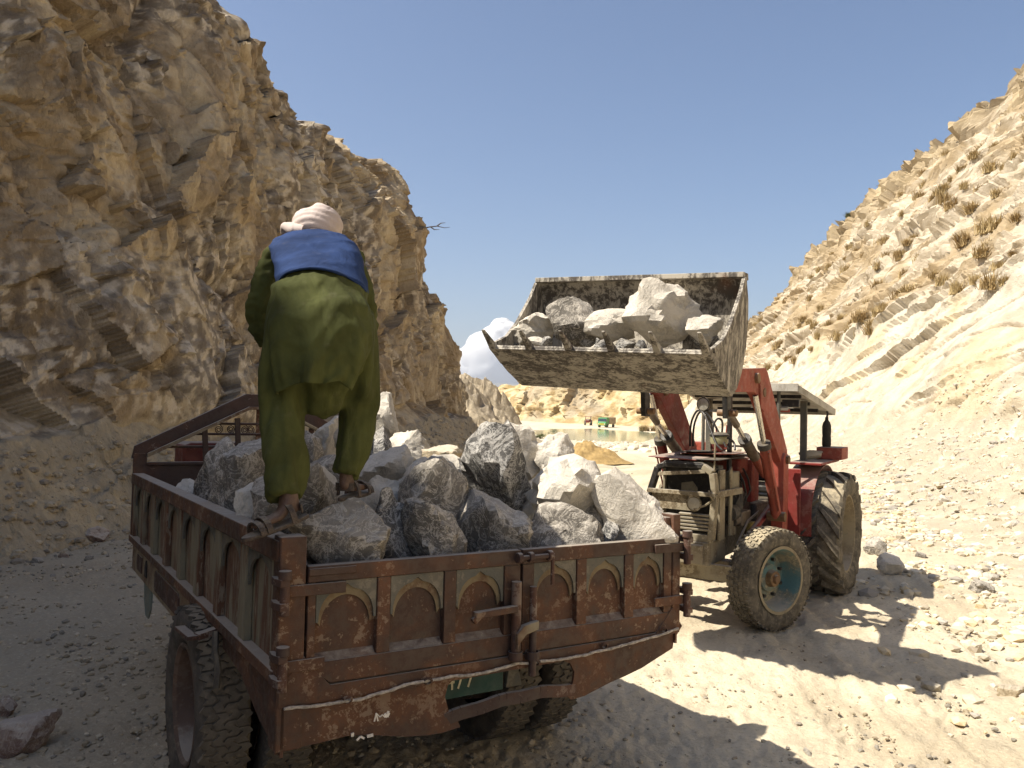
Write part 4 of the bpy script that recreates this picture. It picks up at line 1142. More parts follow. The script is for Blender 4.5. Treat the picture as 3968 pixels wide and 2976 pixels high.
for sh, el, wr in ((shL, elL, wrL), (shR, elR, wrR)):
    a = nd(sh, .040, None, iC); b_ = nd(el, .034, None, a); c_ = nd(wr, .025, .022, b_)
    hd = (wr - el).normalized(); pm_ = nd(wr + hd * .07, .036, .018, c_)
    sd = hd.cross(Vector((0, 1, 0))).normalized(); cu = hd.cross(sd)
    for k in range(4):
        base = wr + hd * .10 + sd * (k - 1.5) * .02
        t1 = nd(base, .0095, None, pm_); t2 = nd(base + hd * .03 - cu * .012, .009, None, t1); nd(base + hd * (.045 + .006 * (1.5 - abs(k - 1.5))) - cu * .035, .008, None, t2)
    th1 = nd(wr + hd * .05 - sd * .04, .011, None, pm_); nd(wr + hd * .085 - sd * .055 - cu * .02, .0095, None, th1)
bm_ = bpy.data.meshes.new('body'); bm_.from_pydata([tuple(v[0]) for v in bv], be, []); bm_.update()
bo = bpy.data.objects.new('body', bm_); COL.objects.link(bo)
sk = bo.modifiers.new('skin', 'SKIN'); sk.use_smooth_shade = True; sk.branch_smoothing = .3
sl = bm_.skin_vertices[0].data if len(bm_.skin_vertices) else None
if sl is None:
    bm2 = bmesh.new(); bm2.from_mesh(bm_); bm2.verts.layers.skin.verify(); bm2.to_mesh(bm_); bm2.free(); sl = bm_.skin_vertices[0].data
for i, (p, r1, r2) in enumerate(bv): sl[i].radius = (r1, r2); sl[i].use_root = (i == 0)
ss = bo.modifiers.new('sub', 'SUBSURF'); ss.levels = 2; ss.render_levels = 2
bme = eval_mesh(bo); bpy.data.objects.remove(bo); bme.name = 'body'
bme.polygons.foreach_set('use_smooth', np.ones(len(bme.polygons), dtype=bool)); bme.materials.clear(); bme.materials.append(SKIN)
body = bpy.data.objects.new('body', bme); COL.objects.link(body); body.parent = person

def mpx(px, D): return px * D / FPX
# trousers: two loose legs and a low draped seat
Lleg = path_tube([(W(293, 322, 3.48), .115, .13), (W(284, 370, 3.45), .095, .11), (W(282, 415, 3.41), mpx(20, 3.4), .095), (W(284, 455, 3.36), mpx(20, 3.35), .095), (W(286, 498, 3.29), mpx(16, 3.3), .085)])
Rleg = path_tube([(W(347, 318, 3.50), .115, .13), (W(357, 372, 3.58), .095, .11), (W(357, 412, 3.64), mpx(17, 3.64), .095), (W(353, 445, 3.62), mpx(16, 3.6), .09), (W(346, 475, 3.58), mpx(12.5, 3.58), .07)])
seat = path_tube([(W(321, 300, 3.55), .18, .14), (W(321, 340, 3.50), .19, .15), (W(320, 375, 3.50), .15, .13), (W(320, 400, 3.52), .105, .095), (W(319, 412, 3.54), .075, .06)])
def trouser_folds(co):
    P_ = co / np.array([.045, .05, .22]); z = co[:, 2]
    low = sstep(-z, -.42, -.05)
    return .020 * fbm(co / np.array([.07, .07, .5]), 2, seed=201) + low * .008 * fbm(co / np.array([.2, .2, .05]), 2, seed=202) + .003 * fbm(co / .07, 2, seed=206)
cloth('trousers', [ring_loft(Lleg), ring_loft(Rleg), ring_loft(seat)], KURTA, person, .011, trouser_folds)
# tunic: bent torso, hanging skirt and sleeves
torso = path_tube([(W(315, 243, 3.90), .13, .07), (W(315, 252, 3.80), .195, .10), (W(316, 266, 3.70), .20, .125), (W(318, 284, 3.58), .205, .145), (W(320, 304, 3.50), .222, .165), (W(321, 325, 3.45), .230, .175), (W(321, 348, 3.43), .232, .175), (W(320, 366, 3.43), .222, .165), (W(319, 381, 3.44), .205, .15)])
slL = path_tube([(W(290, 252, 3.76), .05, .055), (W(276, 256, 3.76), .054, .06), (W(267, 277, 3.77), .052, .06), (W(259, 302, 3.78), .052, .058), (W(260, 324, 3.83), .052, .055), (W(267, 344, 3.88), .036, .042)])
slR = path_tube([(W(342, 254, 3.78), .05, .055), (W(352, 259, 3.78), .052, .06), (W(360, 280, 3.82), .048, .058), (W(366, 304, 3.86), .048, .055), (W(368, 326, 3.92), .048, .05), (W(364, 346, 3.98), .036, .04)])
def tunic_folds(co):
    z = co[:, 2]; skirt = sstep(-z, -.82, -.45)
    f = skirt * .018 * fbm(np.stack([co[:, 0] / .085 + .25 * z, co[:, 1] / .1, z / .7], 1), 3, seed=211)
    f += (1 - skirt) * .007 * fbm(co / np.array([.12, .12, .05]), 3, seed=212)
    return f + .004 * fbm(co / .05, 3, seed=213)
def garment(name, rings_, m, n_=72, fold=None, hem=None, thick=.004, drop=0):
    q, f = ring_loft(rings_, n_, 2.3); f = f[:-2]
    nr_ = len(rings_); C_ = [Vector(r[0]) for r in rings_]
    out = []
    for k in range(nr_):
        for i in range(n_):
            p = q[k * n_ + i]; a = 2 * pi * i / n_; t = k / (nr_ - 1)
            d = (p - C_[k]); d.normalize() if d.length > 1e-6 else None
            if fold: p = p + d * fold(a, t)
            if hem: p = p + Vector((0, 0, hem(a, t)))
            out.append(p)
    o = MB().add(out, f).build(name, m, person, angle=180)
    sm = o.modifiers.new('sub', 'SUBSURF'); sm.levels = 1; sm.render_levels = 1
    so_ = o.modifiers.new('sol', 'SOLIDIFY'); so_.thickness = thick; so_.offset = 1
    return o
# angle a: 0 = right (+x), pi/2 or 3pi/2 = back / front depending on the tangent; decide by geometry below
def skirt_fold(a, t):
    w = max(0, (t - .42) / .58)
    g = (1 - 2 * abs(sin(a * 3.5 + .3 + .8 * t)) ** .7) * .55 + (1 - 2 * abs(sin(a * 6 + 1.4 + 1.5 * t)) ** .7) * .3 + sin(a * 13 + 2) * .15
    notch = -.05 * math.exp(-((a - .62) / .10) ** 2) * max(0, (t - .75) / .25)
    diag = .016 * sin(a * 6 - 9 * t) * max(0, cos(a - .6)) * max(0, (t - .3))
    wr = .006 * (1 - 2 * abs(sin(a * 8 + t * 11 + 2.2 * sin(t * 7 + a * 2))) ** .6) * (1 - .5 * w) + .004 * (1 - 2 * abs(sin(a * 4 - t * 19 + 1.5 * sin(a * 5))) ** .6)
    return notch + .036 * w * g + diag + wr * min(1, t * 3) + .010 * (1 - w) * sin(t * 26 + 2 * sin(a * 2)) * max(0, 1 - abs(t - .35) * 3)
def skirt_hem(a, t):
    w = max(0, (t - .6) / .4)
    return w * w * (.040 * cos(a) + .004 + .012 * sin(a * 4 + .5) - .070 * math.exp(-((a - .42) / .24) ** 2))
def hrings(rows, sub=5):
    """level rings from (left px, right px, py, D, ry) rows"""
    pts = []
    for l_, r_, y_, D_, ry in rows:
        pts.append((W((l_ + r_) / 2, y_, D_), (r_ - l_) / 2 * D_ / FPX, ry))
    return [(c_, (0, 0, -1), (1, 0, 0), rx, ry) for c_, t_, q_, rx, ry in path_tube(pts, sub)]
torso = hrings([(290, 342, 250, 3.74, .09), (288, 350, 264, 3.66, .13), (282, 358, 278, 3.58, .155), (274, 366, 292, 3.53, .172), (268.5, 372, 310, 3.49, .185), (266, 375, 330, 3.465, .192), (267.5, 374, 350, 3.455, .197), (272, 368, 370, 3.455, .212), (277, 361, 386, 3.455, .224)], 6)
garment('tunic', torso, KURTA, 96, skirt_fold, skirt_hem, .005)
def sleeve_folds(co): return .009 * fbm(co / np.array([.12, .12, .045]), 3, seed=231) + .004 * fbm(co / .03, 2, seed=232)
cloth('sleeve', [ring_loft(slL, 28)], KURTA, person, .008, sleeve_folds, 3)
cloth('sleeve', [ring_loft(slR, 28)], KURTA, person, .008, sleeve_folds, 3)
# vest
vest = hrings([(301, 331, 231, 3.88, .055), (283, 347, 236, 3.83, .085), (272, 356, 243, 3.78, .112), (269.5, 361, 252, 3.73, .135), (273, 363, 262, 3.675, .152), (276, 366, 272, 3.625, .168), (277, 369, 280, 3.59, .178)], 6)
def vest_hem(a, t):
    w = max(0, (t - .6) / .4); return w * (.030 - .085 * abs(cos(a)) ** 2.2)
garment('vest', vest, VESTM, 80, lambda a, t: .005 * (1 - 2 * abs(sin(t * 15 + 1.6 * sin(a * 2 + .5))) ** .5) + .005 * sin(a * 7 + 5 * t) * t, vest_hem, .012)
# turban: wound bands over the head with a tucked knot
hc = headc + Vector((0, .0, .015))
tn, tm = 72, 40; q = []
for j in range(tm):
    v = j / (tm - 1); lat = -1.0 + v * (pi / 2 + 1.0)
    for i in range(tn):
        a = 2 * pi * i / tn
        tilt = .35 * sin(a + .6)
        band = abs(sin((lat + tilt * cos(lat)) * 9.5 + .9 * sin(a * 2 + 1) + .3 * sin(a * 5)))
        r0 = .105 + .0085 * band ** .38 + .005 * sin(a * 3 + lat * 4)
        q.append(hc + Vector((1.10 * r0 * cos(lat) * cos(a), 1.12 * r0 * cos(lat) * sin(a), .98 * r0 * sin(lat) + .012 * sin(a + 2))))
f = [(j*tn+i, j*tn+(i+1) % tn, (j+1)*tn+(i+1) % tn, (j+1)*tn+i) for j in range(tm-1) for i in range(tn)]
tb = MB().add(q, f).build('turban', TURB, person, angle=80)
kn = path_tube([(hc + Vector((-.03, -.112, -.03)), .030, .024), (hc + Vector((-.075, -.105, -.025)), .036, .026), (hc + Vector((-.115, -.075, -.01)), .034, .024), (hc + Vector((-.138, -.04, -.035)), .022, .015)])
q, f = ring_loft(kn, 18); MB().add(q, f).build('turban_knot', TURB, tb, angle=80)
# sandals
for nm in ('L', 'R'):
    heel, ball, toe, fw, sd = feet[nm]
    so = empty('sandal'); so.parent = person
    up_ = sd.cross(fw).normalized()
    if up_.z < 0: up_ = -up_
    o0 = (heel + toe) / 2 - up_ * .034
    ol = []
    for k in range(28):
        a = 2 * pi * k / 28
        x = .152 * cos(a); wd = .040 + .010 * cos(a) ; ol.append((x, wd * sin(a) * (1 if abs(cos(a)) < .95 else 1)))
    mb = MB().prism(ol, o0, fw, sd, .016)
    mb.build('sole', LEATHER, so, bevel=.004)
    for t, h_ in ((.055, .055), (.085, .045), (-.055, .075)):
        c0 = o0 + fw * t
        pts = [c0 + sd * (.052 * cos(pi * k / 10)) + up_ * (.005 + h_ * sin(pi * k / 10)) for k in range(11)]
        mb = MB()
        for p, r_ in zip(pts[:-1], pts[1:]): mb.bar(p, r_, .024, .006, up=(r_ - p).cross(fw))
        mb.build('strap', LEATHER, so)
    hp = [o0 - fw * .125 + up_ * .05 + sd * (.042 * cos(pi * k / 8)) - fw * (.018 * sin(pi * k / 8)) + fw * .03 for k in range(9)]
    mb = MB()
    for p, r_ in zip(hp[:-1], hp[1:]): mb.bar(p, r_, .006, .035, up=up_)
    mb.build('heel_counter', LEATHER, so)

# ================================================================== loader tractor
TRED = rusty('faded_red_paint', (.20, .024, .018), (.15, .035, .022), (.36, .22, .16), .22, scale=4, rough=.5, bump=.15)
TRED2 = rusty('sun_bleached_red_paint', (.30, .065, .040), (.23, .05, .03), (.40, .26, .18), .25, scale=4, rough=.55, bump=.15)
GREASE = simple('greasy_engine_iron', (.035, .030, .024), .6, scale=9, var=.5, bump=.4, dust=.55, dustcol=(.20, .165, .11))
DUSTY = rusty('dust_coated_frame', (.26, .225, .155), (.15, .115, .07), (.42, .37, .27), .6, scale=8, rough=.85)
OILY = simple('oily_cylinder_paint', (.10, .075, .05), .5, scale=7, var=.4, bump=.1, dust=.4)
CHROME = simple('chromed_rod', (.55, .52, .46), .22, .9, .1, 10, 0)
BLACKR = simple('black_hose_rubber', (.018, .016, .014), .55, scale=12, bump=.1, dust=.25)
BLACKM = simple('black_painted_metal', (.02, .018, .016), .5, scale=8, bump=.15, dust=.35)
ROOFP = rusty('peeling_white_roof', (.46, .43, .36), (.36, .34, .29), (.20, .17, .13), .5, scale=6, rough=.7)
TEALRIM = rusty('blue_green_rim_paint', (.075, .155, .155), (.17, .165, .12), (.36, .29, .18), .7, scale=9)
DUSTRIM = rusty('dust_covered_rim', (.30, .25, .16), (.22, .175, .11), (.40, .34, .22), .4, scale=6, rough=.9)
HUBR = rusty('rusty_hub', (.14, .075, .035), (.20, .12, .055), (.33, .27, .17), .4, scale=14)
m, n, b = new_mat('scoured_bucket_steel')
c = n.coord(scale=(2.2, 1.0, .5), rot=(0, .5, .3)); f1 = n.noise(c, 5, 4, .7, .5); f2 = n.noise(c, 26, 4, .75, .6)
mm_ = n.math('ADD', n.math('MULTIPLY', f1, .5), n.math('MULTIPLY', f2, .5))
col = n.mix(n.ramp(mm_, .44, .56), (.075, .062, .048), (.40, .36, .29)); col = n.mix(n.ramp(n.noise(n.coord(), 2.1, 3), .62, .75, 0, .6), col, (.18, .08, .04))
n.set(b.inputs['Base Color'], col); b.inputs['Roughness'].default_value = .75; n.set(b.inputs['Normal'], n.bump(f2, .4, .008)); BUCKM = m

TRC_O = Vector((2.923, 9.687, 0)); TRC_A = R(-123.0)
tractor = empty('loader_tractor', TRC_O, TRC_A)
tag(tractor, 'old red farm tractor with a raised front loader, bonnet sides missing', 'tractor')
def tt(name, mb, m, parent=None, bevel=.004): return mb.build(name, m, parent or tractor, bevel)
# ---- wheels
def big_wheel(y, out):
    w = empty('rear_wheel', (0, y, .665)); w.parent = tractor; w.rotation_euler = (.35, 0, R(90))
    tyre_mb(.68, .46, 'lug').build('tyre', DUSTTYRE, w)
    o = -out
    prof = [(.405, -o * .0), (.43, out * .17), (.44, out * .19), (.41, out * .19), (.385, out * .10), (.375, -out * .02), (.30, -out * .06), (.16, -out * .03), (.12, out * .0), (.001, out * .0)]
    # local X after the 90 degree turn is the tractor's left
    MB().lathe(prof, (0, 0, 0), (1, 0, 0), 44).build('rim', DUSTRIM, w)
    hb_ = MB().cyl((0, 0, 0), (out * .09, 0, 0), .09, 18)
    for k in range(8): hb_.cyl((-out * .02, .24 * cos(k * pi / 4), .24 * sin(k * pi / 4)), (out * .0, .24 * cos(k * pi / 4), .24 * sin(k * pi / 4)), .02, 6)
    hb_.build('hub', HUBR, w)
big_wheel(.81, 1); big_wheel(-.81, -1)
def small_wheel(y, out):
    w = empty('front_wheel', (1.92, y, .462)); w.parent = tractor; w.rotation_euler = (.2, 0, R(90 - 23))
    tyre_mb(.475, .25, 'worn').build('tyre', DUSTTYRE, w)
    prof = [(.285, out * .085), (.30, out * .12), (.285, out * .125), (.262, out * .09), (.25, out * .0), (.225, -out * .045), (.13, -out * .03), (.125, -out * .0), (.09, out * .01), (.001, out * .01)]
    MB().lathe(prof, (0, 0, 0), (1, 0, 0), 40).build('rim', TEALRIM, w)
    MB().lathe([(.285, out * .105), (.310, out * .118), (.315, out * .128), (.288, out * .130)], (0, 0, 0), (1, 0, 0), 40, True).build('rim_flange', DUSTRIM, w)
    MB().cyl((0, 0, 0), (out * .065, 0, 0), .085, 20, .07).cyl((out * .06, 0, 0), (out * .09, 0, 0), .045, 16, .035).build('hub', HUBR, w, .006)
    for k in range(8): MB().cyl((-out * .035, .175 * cos(k * pi / 4 + .2), .175 * sin(k * pi / 4 + .2)), (out * .0, .175 * cos(k * pi / 4 + .2), .175 * sin(k * pi / 4 + .2)), .017, 6).build('wheel_nut', BLACKM, w)
small_wheel(.68, 1); small_wheel(-.68, -1)
# ---- chassis, engine
tt('front_axle', MB().box((1.92, 0, .52), (.14, 1.10, .12)).box((1.92, .48, .50), (.10, .14, .20)).box((1.92, -.48, .50), (.10, .14, .20)), DUSTY, bevel=.01)
tt('front_frame', MB().bb((1.88, -.24, .58), (2.38, .24, .80)).bb((2.38, -.20, .60), (2.44, .20, .78)), DUSTY, bevel=.012)
tt('belly_plate', MB().prism([(-.5, 0), (.5, 0), (.36, -.16), (-.36, -.16)], (2.30, .05, .60), (0, 1, 0), (.25, 0, .97), .03), DUSTY, bevel=.006)
tt('engine_block', MB().bb((.95, -.20, .58), (1.98, .20, 1.16)).bb((1.0, -.15, 1.16), (1.92, .15, 1.30)).bb((1.05, -.10, 1.30), (1.85, .10, 1.37)), GREASE, bevel=.015)
tt('gearbox', MB().bb((-.25, -.26, .50), (.95, .26, 1.02)), GREASE, bevel=.03)
tt('rear_axle_housing', MB().cyl((0, -.62, .66), (0, .62, .66), .13, 20), GREASE)
tt('fuel_filter', MB().cyl((1.62, .245, 1.02), (1.62, .245, 1.22), .042, 14).cyl((1.50, .245, 1.02), (1.50, .245, 1.22), .042, 14), GREASE)
tt('injection_pump', MB().bb((1.28, .20, .86), (1.58, .30, 1.0)).cyl((1.60, .25, .93), (1.74, .25, .93), .055, 14), OILY, bevel=.01)
tt('oil_filter', MB().cyl((1.15, .26, .66), (1.15, .26, .86), .05, 16), simple('dull_yellow_filter', (.30, .22, .06), .6, dust=.4))
tt('alternator', MB().cyl((1.74, .27, 1.02), (1.90, .27, 1.02), .075, 18), GREASE, bevel=.006)
tt('fan_shroud', MB().lathe([(.24, 0), (.27, 0), (.27, .06), (.24, .06)], (1.99, 0, 1.08), (1, 0, 0), 28, True), BLACKM)
tt('radiator', MB().bb((2.08, -.26, .80), (2.17, .26, 1.42)), BLACKM, bevel=.006)
tt('radiator_tank', MB().bb((2.06, -.27, 1.42), (2.19, .27, 1.50)), GREASE, bevel=.015)
for y in (.275, -.275):
    tt('radiator_side_plate', MB().bb((2.055, y - .012, .80), (2.20, y + .012, 1.46)), DUSTY)
    tt('radiator_strut', MB().prism([(-.035, 0), (.035, 0), (.03, .58), (.045, .62), (-.01, .66), (-.04, .6)], (1.93, y * 1.08, .82), (1, 0, 0), (0, 0, 1), .02), DUSTY)
for k in range(6):
    tt('injector_pipe', MB().tube([(1.35 + .05 * k, .23, 1.0), (1.34 + .06 * k, .27, 1.12), (1.28 + .09 * k, .22, 1.28), (1.22 + .11 * k, .12, 1.33)], .006, 6), BLACKR, bevel=0)
for k, (x, z) in enumerate(((1.45, 1.40), (1.30, 1.42), (1.68, 1.38))):
    tt('wiring', MB().tube([(x, .22, z), (x + .02, .28, z - .10), (x - .03, .29, z - .22), (x + .03, .26, z - .33), (x - .01, .24, z - .22)], .010, 6), BLACKR, bevel=0)
tt('linkage_rod', MB().tube([(1.0, .30, .95), (1.4, .31, .90), (1.85, .33, .70)], .013, 6), DUSTY, bevel=0)
tt('battery_tray', MB().bb((1.66, .20, 1.25), (1.86, .30, 1.42)), DUSTY, bevel=.01)
tt('engine_bracket', MB().prism([(0, 0), (.12, 0), (.14, .16), (.08, .2), (.06, .08), (0, .08)], (1.72, .27, .80), (1, 0, 0), (0, 0, 1), .03), DUSTY)
# ---- grille surround
gfr = [(-.34, .82), (-.36, 1.22), (-.28, 1.47), (-.20, 1.50), (.17, 1.50), (.26, 1.44), (.285, 1.25), (.25, .82)]
def grille_tube(pts, w, name, m):
    mb = MB()
    for p, q_ in zip(pts[:-1], pts[1:]): mb.bar((2.33, p[0], p[1]), (2.33, q_[0], q_[1]), .09, w, up=(0, 0, 1) if abs(p[0] - q_[0]) > abs(p[1] - q_[1]) else (0, 1, 0))
    return tt(name, mb, m, bevel=.008)
grille_tube(gfr[:3], .05, 'grille_surround', BLACKM); grille_tube(gfr[2:5], .045, 'grille_surround', BLACKM); grille_tube(gfr[4:], .055, 'grille_surround', DUSTY)
tt('bonnet_nose', MB().prism([(-.30, 1.47), (-.20, 1.535), (.16, 1.535), (.26, 1.47), (.24, 1.44), (.14, 1.50), (-.19, 1.50), (-.28, 1.44)], (2.25, 0, 0), (0, 1, 0), (0, 0, 1), .24), BLACKM, bevel=.006)
tt('nose_bar', MB().bar((2.35, -.31, 1.40), (2.36, .20, 1.455), .03, .035), DUSTY)
tt('cross_bar', MB().bb((2.36, -.36, 1.225), (2.40, .30, 1.265)), DUSTY, bevel=.004)
tt('side_bar', MB().bar((2.34, .30, 1.245), (1.72, .335, 1.235), .03, .06), DUSTY, bevel=.004)
tt('tie_wire', MB().tube([(2.38, .24, 1.28), (2.41, .26, 1.24), (2.38, .28, 1.20), (2.36, .20, 1.14), (2.39, .10, 1.10)], .010, 6), DUSTY, bevel=0)
tt('number_panel', MB().bb((2.345, -.33, 1.08), (2.355, .02, 1.222)).bb((2.336, -.33, 1.04), (2.346, -.29, 1.225)), DUSTY, bevel=0)
tt('inner_baffle', MB().prism([(-.06, 0), (.10, 0), (.10, .22), (.05, .28), (-.06, .26)], (2.21, -.03, 1.06), (0, 1, 0), (0, 0, 1), .012), DUSTY, bevel=0)
hl = empty('headlamp'); hl.parent = tractor
MB().lathe([(.001, -.05), (.045, -.045), (.068, -.01), (.072, .015), (.060, .02)], (2.37, .10, 1.15), (1, 0, 0), 22).build('lamp_shell', DUSTY, hl)
MB().lathe([(.001, .026), (.03, .024), (.060, .016)], (2.37, .10, 1.15), (1, 0, 0), 22).build('lamp_lens', simple('dusty_lens', (.42, .38, .30), .35, bump=0), hl)
MB().tube([(2.38, .05, 1.21), (2.38, .10, 1.235), (2.38, .15, 1.21)], .012, 6).build('lamp_guard', DUSTY, hl)
for k in range(5):
    tt('grille_slat', MB().prism([(0, 0), (.03, .006), (.032, .022), (0, .028)], (2.345, .095, .90 + .033 * k), (1, 0, 0), (0, 0, 1), .29), DUSTY, bevel=.002)
tt('grille_foot', MB().bb((2.30, -.30, .80), (2.37, .26, .87)), DUSTY, bevel=.006)
# ---- bonnet sheets lying on top
for k, (z, x0, x1, y0, y1, t_, m_) in enumerate(((1.552, 1.10, 2.34, -.32, .30, .02, BLACKM), (1.568, 1.25, 2.36, -.36, .12, -.03, TRED), (1.585, 1.15, 2.0, -.20, .31, .05, TRED2), (1.602, 1.5, 2.05, -.25, .1, .1, GREYP))):
    mb = MB().box(((x0 + x1) / 2, (y0 + y1) / 2, z), (x1 - x0, y1 - y0, .008), rot=(t_ * .6, -t_ * .5, t_))
    tt('bonnet_sheet', mb, m_, bevel=.002)
# ---- air cleaner bowl, exhaust, lamp, hoses
ac = empty('air_cleaner'); ac.parent = tractor
MB().lathe([(.001, -.17), (.022, -.17), (.025, -.10), (.05, -.07), (.055, -.03), (.082, -.02)], (1.70, .10, 1.70), (0, 0, 1), 24).build('neck', TRED, ac)
MB().lathe([(.080, -.02), (.088, .0), (.088, .05), (.080, .06)], (1.70, .10, 1.70), (0, 0, 1), 24).build('bowl', simple('yellowed_plastic_bowl', (.34, .32, .18), .3, bump=.05), ac)
MB().lathe([(.080, .06), (.098, .062), (.098, .075), (.07, .095), (.001, .10)], (1.70, .10, 1.70), (0, 0, 1), 24).build('lid', BLACKM, ac)
tt('exhaust_pipe', MB().cyl((1.50, .14, 1.35), (1.50, .14, 2.22), .026, 14), BLACKM)
tt('exhaust_clamp', MB().lathe([(.026, -.012), (.033, -.012), (.033, .012), (.026, .012)], (1.50, .14, 1.98), (0, 0, 1), 14, True), CHROME, bevel=0)
wl_ = empty('work_lamp'); wl_.parent = tractor
lc = Vector((2.22, .12, 2.075))
MB().lathe([(.001, -.06), (.04, -.05), (.062, -.01), (.066, .01), (.058, .014)], lc, (1, -.1, -.05), 24).build('lamp_shell', BLACKM, wl_)
MB().lathe([(.001, .026), (.03, .022), (.058, .012)], lc, (1, -.1, -.05), 24).build('lamp_lens', simple('lamp_glass', (.50, .48, .42), .12, .3, .2, 40, .3), wl_)
MB().bar(lc + Vector((-.02, 0, -.06)), lc + Vector((.02, .26, -.05)), .03, .022).build('lamp_bracket', BLACKM, wl_)
def LP(px, py, D): return tractor.matrix_world.inverted() @ at(px, py, D)
bpy.context.view_layer.update()
for pts in ([(690, 446, 8.5), (691, 424, 8.45), (697, 411, 8.4), (704, 414, 8.3), (710, 428, 8.2), (716, 443, 8.1), (722, 450, 8.05)],
            [(693, 446, 8.5), (694, 426, 8.45), (700, 412, 8.35), (709, 416, 8.3), (718, 431, 8.2), (726, 447, 8.1)],
            [(714, 444, 8.2), (713, 428, 8.2), (717, 419, 8.2), (722, 421, 8.2), (722, 432, 8.2), (719, 440, 8.2)],
            [(721, 441, 8.15), (728, 438, 8.15), (734, 443, 8.15), (735, 450, 8.1)]):
    tt('hydraulic_hose', MB().tube([p for k in range(1) for p in [r_[0] for r_ in path_tube([(LP(*q_), .01, .01) for q_ in pts], 5)]], .011, 8), BLACKR, bevel=0)
tt('control_valve', MB().box((1.35, .0, 1.66), (.14, .18, .10)).cyl((1.35, -.05, 1.70), (1.33, -.06, 1.85), .008, 6).cyl((1.35, .05, 1.70), (1.32, .05, 1.86), .008, 6), TRED, bevel=.008)
tt('choke_rod', MB().cyl((2.30, .26, 1.44), (2.31, .27, 1.72), .008, 6), DUSTY, bevel=0)
# ---- loader
for s in (1, -1):
    y = .50 * s
    tt('loader_upright', MB().prism([(.06, 0), (.22, 0), (.15, .62), (.16, 1.06), (.10, 1.12), (-.02, 1.10), (-.04, .9), (-.02, .4)], (.90, y * 1.02, .46), (1, 0, 0), (0, 0, 1), .12), TRED2, bevel=.006)
    tt('upright_pin', MB().cyl((.95, y - .1, 1.51), (.95, y + .1, 1.51), .045, 16), HUBR, bevel=.004)
    tt('loader_brace', MB().cyl((1.0, y * .86, 1.02), (1.80, y * .70, .68), .035, 12), TRED)
    arm = [(.80, 1.50), (.82, 1.60), (1.58, 2.40), (1.66, 2.44), (2.38, 2.405), (3.52, 2.50), (3.56, 2.34), (2.55, 2.19), (2.02, 2.20), (1.92, 2.16), (1.08, 1.50), (1.0, 1.45), (.88, 1.45)]
    tt('loader_arm', MB().prism(arm, (0, y, 0), (1, 0, 0), (0, 0, 1), .085), TRED2 if s > 0 else TRED, bevel=.006)
    tt('arm_boss', MB().cyl((1.98, y - .075, 2.33), (1.98, y + .075, 2.33), .05, 18).cyl((1.76, y - .07, 2.20), (1.76, y + .07, 2.20), .045, 18), HUBR, bevel=.005)
    tt('arm_gusset', MB().prism([(-.10, 0), (.14, .16), (.10, -.12), (-.02, -.16)], (1.76, y + s * .052, 2.17), (1, 0, 0), (0, 0, 1), .02), TRED2, bevel=.003)
    lift = empty('lift_cylinder'); lift.parent = tractor
    a, b_ = Vector((1.24, y * 1.10, .95)), Vector((1.95, y * 1.06, 2.17)); d_ = b_ - a
    MB().cyl(a, a + d_ * .60, .052, 18).build('barrel', TRED2 if s > 0 else TRED, lift)
    MB().cyl(a + d_ * .58, a + d_ * .625, .066, 18).build('gland', GREASE, lift, .004)
    MB().cyl(a + d_ * .62, b_, .026, 14).build('rod', CHROME, lift)
    MB().cyl(a + Vector((0, -.09, 0)), a + Vector((0, .09, 0)), .05, 14).build('base_pin', HUBR, lift, .004)
    MB().tube([a + d_ * .05 + Vector((.05, s * .05, 0)), a + d_ * .3 + Vector((.065, s * .05, 0)), a + d_ * .55 + Vector((.06, s * .05, 0))], .010, 6).build('feed_pipe', TRED2, lift)
    tilt = empty('tilt_cylinder'); tilt.parent = tractor
    a, b_ = Vector((1.16, y * .80, 1.36)), Vector((2.36, y * .80, 2.03)); d_ = b_ - a
    MB().cyl(a, a + d_ * .30, .045, 16).build('barrel_cap', TRED2, tilt)
    MB().cyl(a + d_ * .29, a + d_ * .56, .052, 18).build('barrel', OILY, tilt)
    MB().cyl(a + d_ * .54, a + d_ * .585, .064, 18).build('gland', GREASE, tilt, .004)
    MB().cyl(a + d_ * .58, a + d_ * .80, .024, 14).build('rod', CHROME, tilt)
    MB().cyl(a + d_ * .78, b_, .034, 14, .03).build('rod_sleeve', OILY, tilt)
    tt('tilt_lever', MB().prism([(-.06, -.10), (.05, -.10), (.07, .12), (.16, .22), (.06, .24), (-.05, .10)], (2.38, y * .80, 2.05), (1, 0, 0), (0, 0, 1), .05), BLACKM, bevel=.005)
    tt('tilt_link', MB().bar((2.42, y * .80, 2.20), (3.46, y * .80, 2.72), .05, .06), BLACKM, bevel=.004)
    tt('lever_pin', MB().cyl((2.37, y * .80 - .09, 2.0), (2.37, y * .80 + .09, 2.0), .032, 14), HUBR, bevel=.003)
tt('loader_cross_tube', MB().cyl((2.30, -.46, 2.27), (2.30, .46, 2.27), .05, 16), TRED)
